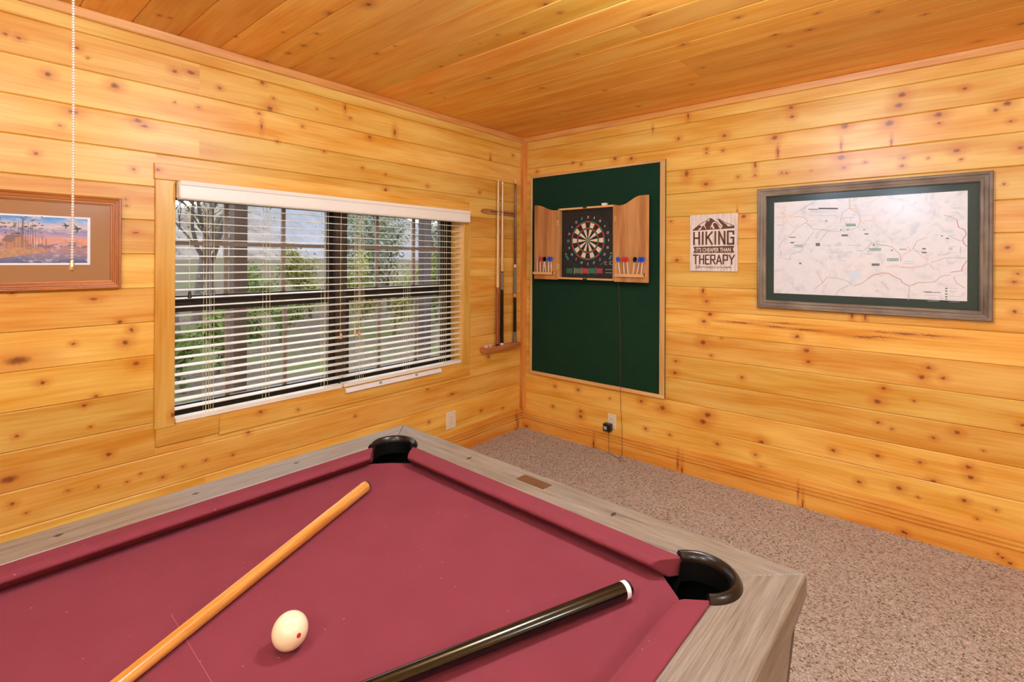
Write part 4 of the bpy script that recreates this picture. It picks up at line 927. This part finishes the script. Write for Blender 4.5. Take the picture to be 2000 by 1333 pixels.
for poly in ([(140,400),(240,392),(330,330),(300,300),(245,300),(215,345)], [(300,392),(360,300),(400,350),(420,385)], [(390,300),(430,215),(480,225),(500,170),(520,160),(600,235),(560,250),(530,300),(500,385),(430,385)], [(600,385),(560,290),(600,250),(660,300),(700,385)], [(640,170),(680,190),(830,300),(860,340),(985,330),(985,372),(720,385),(760,330),(700,260)], [(560,385),(500,385),(540,330)]):
    mt.flat(ccw([sp(*p) for p in poly]), zi)
for ln in ([(140,398),(985,375)], [(150,385),(300,275),(360,240),(430,210),(500,165)], [(520,165),(640,255),(730,340)], [(690,190),(800,260),(985,335)]): mt.ribbon([sp(*p) for p in ln], .004, zi+.0001)
mt.build('mountain_print', M_ink, sg)
def stroke_text(letters, x0, x1, y0, y1, wd, name):    # block capitals drawn as strokes; letter = list of polylines in unit box
    mb = MB(); n = len(letters); adv = (x1-x0)/sum(w for w, _ in letters)
    x = x0
    for w, strokes in letters:
        for s in strokes:
            pl = [sp(x + adv*(.10*w + .80*w*p[0]), y1 + (y0-y1)*p[1]) for p in s]
            mb.ribbon(pl, wd, zi+.0002)
        x += adv*w
    return mb.build(name, M_ink, sg)
Hh=(1,[[(.1,0),(.1,1)],[(.9,0),(.9,1)],[(.1,.52),(.9,.52)]]); I=(.5,[[(.5,0),(.5,1)]]); K=(1,[[(.1,0),(.1,1)],[(.95,1),(.1,.45)],[(.35,.6),(.95,0)]]); N=(1,[[(.1,0),(.1,1)],[(.1,1),(.9,0)],[(.9,0),(.9,1)]])
G=(1,[[(.9,.78),(.9,1),(.1,1),(.1,0),(.9,0),(.9,.5),(.55,.5)]]); Tt=(1,[[(0,1),(1,1)],[(.5,0),(.5,1)]]); Ee=(.85,[[(.95,1),(.1,1),(.1,0),(.95,0)],[(.1,.52),(.8,.52)]]); Rr=(1,[[(.1,0),(.1,1),(.9,1),(.9,.5),(.1,.5)],[(.45,.5),(.95,0)]]); Aa=(1,[[(.0,0),(.5,1),(1,0)],[(.2,.32),(.8,.32)]]); Pp=(1,[[(.1,0),(.1,1),(.9,1),(.9,.45),(.1,.45)]]); Yy=(1,[[(0,1),(.5,.5),(1,1)],[(.5,.5),(.5,0)]])
stroke_text([Hh,I,K,I,N,G], 138, 1000, 440, 685, .0115, 'hiking_lettering')
stroke_text([Tt,Hh,Ee,Rr,Aa,Pp,Yy], 145, 1000, 905, 1080, .0085, 'therapy_lettering')
MB().flat(ccw([sp(*p) for p in ((155,735),(990,722),(960,790),(990,858),(155,858),(185,795))]), zi).build('banner', M_ink, sg)
a, b = sp(212, 838), sp(918, 755); MB().text("IT'S CHEAPER THAN", (a[0], a[1], b[0], b[1]), zi+.0004, .02).build('banner_lettering', M_cr, sg)
mb = MB(); rg = random.Random(3); pts = [(210 + k*7.4, 1145 + 16*math.sin(k*1.25) + 8*math.sin(k*.53)) for k in range(98)]; mb.ribbon([sp(*p) for p in pts], .0022, zi+.0001)
for ln in ([(215,1120),(290,1115),(290,1165),(215,1170),(215,1120)], [(480,1150),(560,1175)], [(780,1200),(830,1160)], [(800,1140),(930,1140)]): mb.ribbon([sp(*p) for p in ln], .0022, zi+.0001)
mb.build('script_line', M_ink, sg)

# --- trail map
mu0, mu1, mv0, mv1 = 1.850, 2.880, 1.132, 1.846
mp = empty('framed_map', MR @ T((mu0+mu1)/2, (mv0+mv1)/2, .001)); tag(mp, 'large framed trail map with a dark green mat and driftwood frame', 'map')
mw, mh = (mu1-mu0)/2, (mv1-mv0)/2; MU, MV = (mu0+mu1)/2, (mv0+mv1)/2
mitred(mp, mw, mh, [(0,0),(0,.026),(.004,.032),(.014,.031),(.018,.026),(.030,.024),(.036,.027),(.044,.026),(.048,.020),(.048,0)], M_frame_u, M_frame_v)
MB().box((-mw+.046,-mh+.046,.002), (mw-.046,mh-.046,.005)).build('mat_board', M_mat_green, mp)
wm = .0066
def ml(px, py): u, v = RP(px, py, wm); return (u-MU, v-MV)
sx0, sx1, sy0, sy1 = -.427, .425, -.266, .272
def map_mat():
    n = NT('map_paper'); co = n.coord(); f = n.noise(co, 14, 6, .68, 1.2); g = n.noise(co, 2.4, 2)
    c = n.ramp(f, [(.34, srgb(214,214,214)), (.48, srgb(236,232,228)), (.62, srgb(240,235,232)), (.75, srgb(226,228,232))])
    c = n.mix(n.math('MULTIPLY', n.step(g, .5, .7), .35), c, srgb(244,232,218)); return n.fin(c, .6)
MB().box((sx0,sy0,.0051), (sx1,sy1,.0056)).build('map_sheet', map_mat(), mp)
A = lambda p: ml(1590 + p[0]/6.452, 430 + p[1]/6.452)
B = lambda p: ml(1500 + p[0]/8.886, 370 + p[1]/8.886)
z = .0059
def lines(name, col, wd, La=(), Lb=()):
    mb = MB()
    for l in La: mb.ribbon([A(p) for p in l], wd, z)
    for l in Lb: mb.ribbon([B(p) for p in l], wd, z)
    mb.build(name, plain(name+'_ink', col, .6), mp)
lines('red_roads', srgb(206,124,112), .0030, [[(1800,0),(1820,90),(1900,125),(1920,180),(1870,250),(1890,300),(1935,340)],[(680,740),(750,690),(800,685),(860,665),(940,675),(1010,715),(1090,750),(1110,790),(1200,830)],[(1720,660),(1860,640),(1870,590),(1930,510)]])
lines('brown_roads', srgb(196,168,150), .0026, [[(500,830),(600,800),(680,740)],[(1200,830),(1320,785),(1350,790),(1520,780),(1600,710),(1720,690)],[(1640,-60),(1720,-40),(1800,0)],[(1760,720),(1790,790),(1900,860)],[(640,375),(730,290),(900,320),(980,340),(1080,430),(1095,520)]])
lines('pink_roads', srgb(238,196,178), .0034, [[(900,590),(1100,590),(1300,600),(1440,550),(1500,600),(1510,630)],[(1095,520),(1120,440),(1200,390),(1240,370)],[(960,570),(1060,570)],[(1090,600),(1260,610)],[(1180,330),(1210,390)],[(1250,360),(1350,450),(1440,500)]])
lines('grey_roads', srgb(188,180,178), .0024, [[(1200,830),(1185,1010)],[(0,870),(110,790),(60,700),(30,670)],[(110,790),(160,720),(300,735),(400,760),(500,830)],[(70,270),(160,150),(330,140),(470,120),(560,90)],[(1470,540),(1640,480),(1920,480)],[(1850,340),(1840,420)],[(1240,370),(1300,260),(1420,225)],[(850,780),(930,870)],[(270,940),(330,870),(420,830)],[(1700,200),(1860,270)]],
   [[(140,625),(260,620)],[(180,1040),(220,930),(370,810),(500,670),(650,580),(690,550),(630,490),(480,470)],[(650,580),(700,600),(780,690),(920,700),(1020,720),(1200,690)],[(600,1050),(620,960),(680,880),(800,730)],[(400,1140),(610,1050)],[(1250,580),(1290,400),(1410,330),(1410,160)],[(1410,330),(1590,430),(1600,560),(1560,650)],[(900,900),(1020,740)],[(220,1050),(220,1130)],[(780,230),(450,430)],[(250,1195),(380,1220),(390,1150)]])
lines('orange_roads', srgb(240,206,160), .0036, [[(1240,825),(1320,785)],[(830,700),(900,690)],[(600,30),(640,50)]], [[(240,330),(310,290),(290,380),(240,400),(300,450),(450,450)],[(140,485),(320,480),(480,480)],[(230,420),(300,490),(240,540),(300,590)],[(1430,160),(1440,330),(1560,345)],[(1600,560),(1740,550),(1880,520)]])
def bars(name, col, La=(), Lb=()):
    mb = MB()
    for fn, L in ((A, La), (B, Lb)):
        for x0, y0, x1, y1 in L: mb.flat(ccw([fn((x0,y0)), fn((x1,y0)), fn((x1,y1)), fn((x0,y1))]), z+.0002)
    mb.build(name, plain(name+'_ink', col, .6), mp, kind='stuff')
bars('green_labels', srgb(122,164,140), [(920,482,1065,490),(920,510,1065,518),(920,485,930,515),(1056,485,1065,515),(940,494,1050,506),(680,356,845,366),(680,384,845,390),(700,370,845,380),(400,44,525,50),(400,54,525,78)], [(440,962,605,970),(440,998,605,1006),(470,978,600,990)])
bars('dark_labels', srgb(120,114,110), [(725,548,825,578),(1355,402,1420,420),(1362,354,1408,372),(345,182,425,206),(635,168,685,184),(20,290,75,328),(970,375,990,390),(740,305,762,325),(1662,225,1700,240),(1600,195,1622,210),(1372,900,1480,907),(1400,910,1595,918),(1652,855,1680,872),(1652,888,1680,904),(1652,925,1680,942),(1652,960,1680,977),(1652,992,1680,1006),(330,115,348,130),(418,115,434,130),(622,118,640,130)], [(370,825,480,840),(390,915,450,938),(1005,540,1030,560),(540,1275,580,1300)])
bars('title_bar', srgb(70,62,62), (), [(875,322,1215,346)]); bars('title_text', srgb(150,144,142), (), [(700,338,870,356)])
bars('grey_text', srgb(196,192,188), [(110,316,195,322),(260,316,345,322),(420,316,595,322),(170,370,235,376),(210,405,355,411),(410,405,480,411),(540,384,630,390),(350,514,405,519),(1075,360,1165,380),(1270,390,1400,396),(1695,334,1770,342),(1695,355,1745,375),(1400,948,1550,953),(1430,982,1540,987),(1430,1018,1580,1023),(1700,862,1815,866),(1700,895,1800,899),(1700,908,1790,912),(1700,962,1830,966),(1700,998,1830,1002),(1700,1030,1830,1034),(1520,185,1600,190),(60,12,150,18),(770,968,980,972),(1130,522,1260,527),(1120,546,1260,551),(770,272,900,276),(800,318,930,324),(640,425,740,430)], [(730,375,1190,381),(730,400,1050,405),(730,428,860,433),(740,455,1180,460),(890,550,985,556),(700,545,790,549),(1310,488,1500,496),(270,800,350,806),(450,908,510,913)])
mb = MB(); c0 = A((795,895)); mb.ribbon([(c0[0]+.0052*math.cos(2*PI*k/20), c0[1]+.0052*math.sin(2*PI*k/20)) for k in range(21)], .0010, z); mb.build('compass_mark', plain('compass_ink', srgb(140,134,130), .6), mp)
mb = MB().flat(ccw([A(p) for p in ((420,700),(460,660),(520,668),(560,655),(600,690),(560,730),(520,740),(490,785),(450,770),(455,735))]), z+.0002); mb.build('lake', plain('lake_ink', srgb(222,230,236), .6), mp)
MB().box((-mw+.047,-mh+.047,.0085), (mw-.047,mh-.047,.0105)).build('glazing', M_pglass, mp)
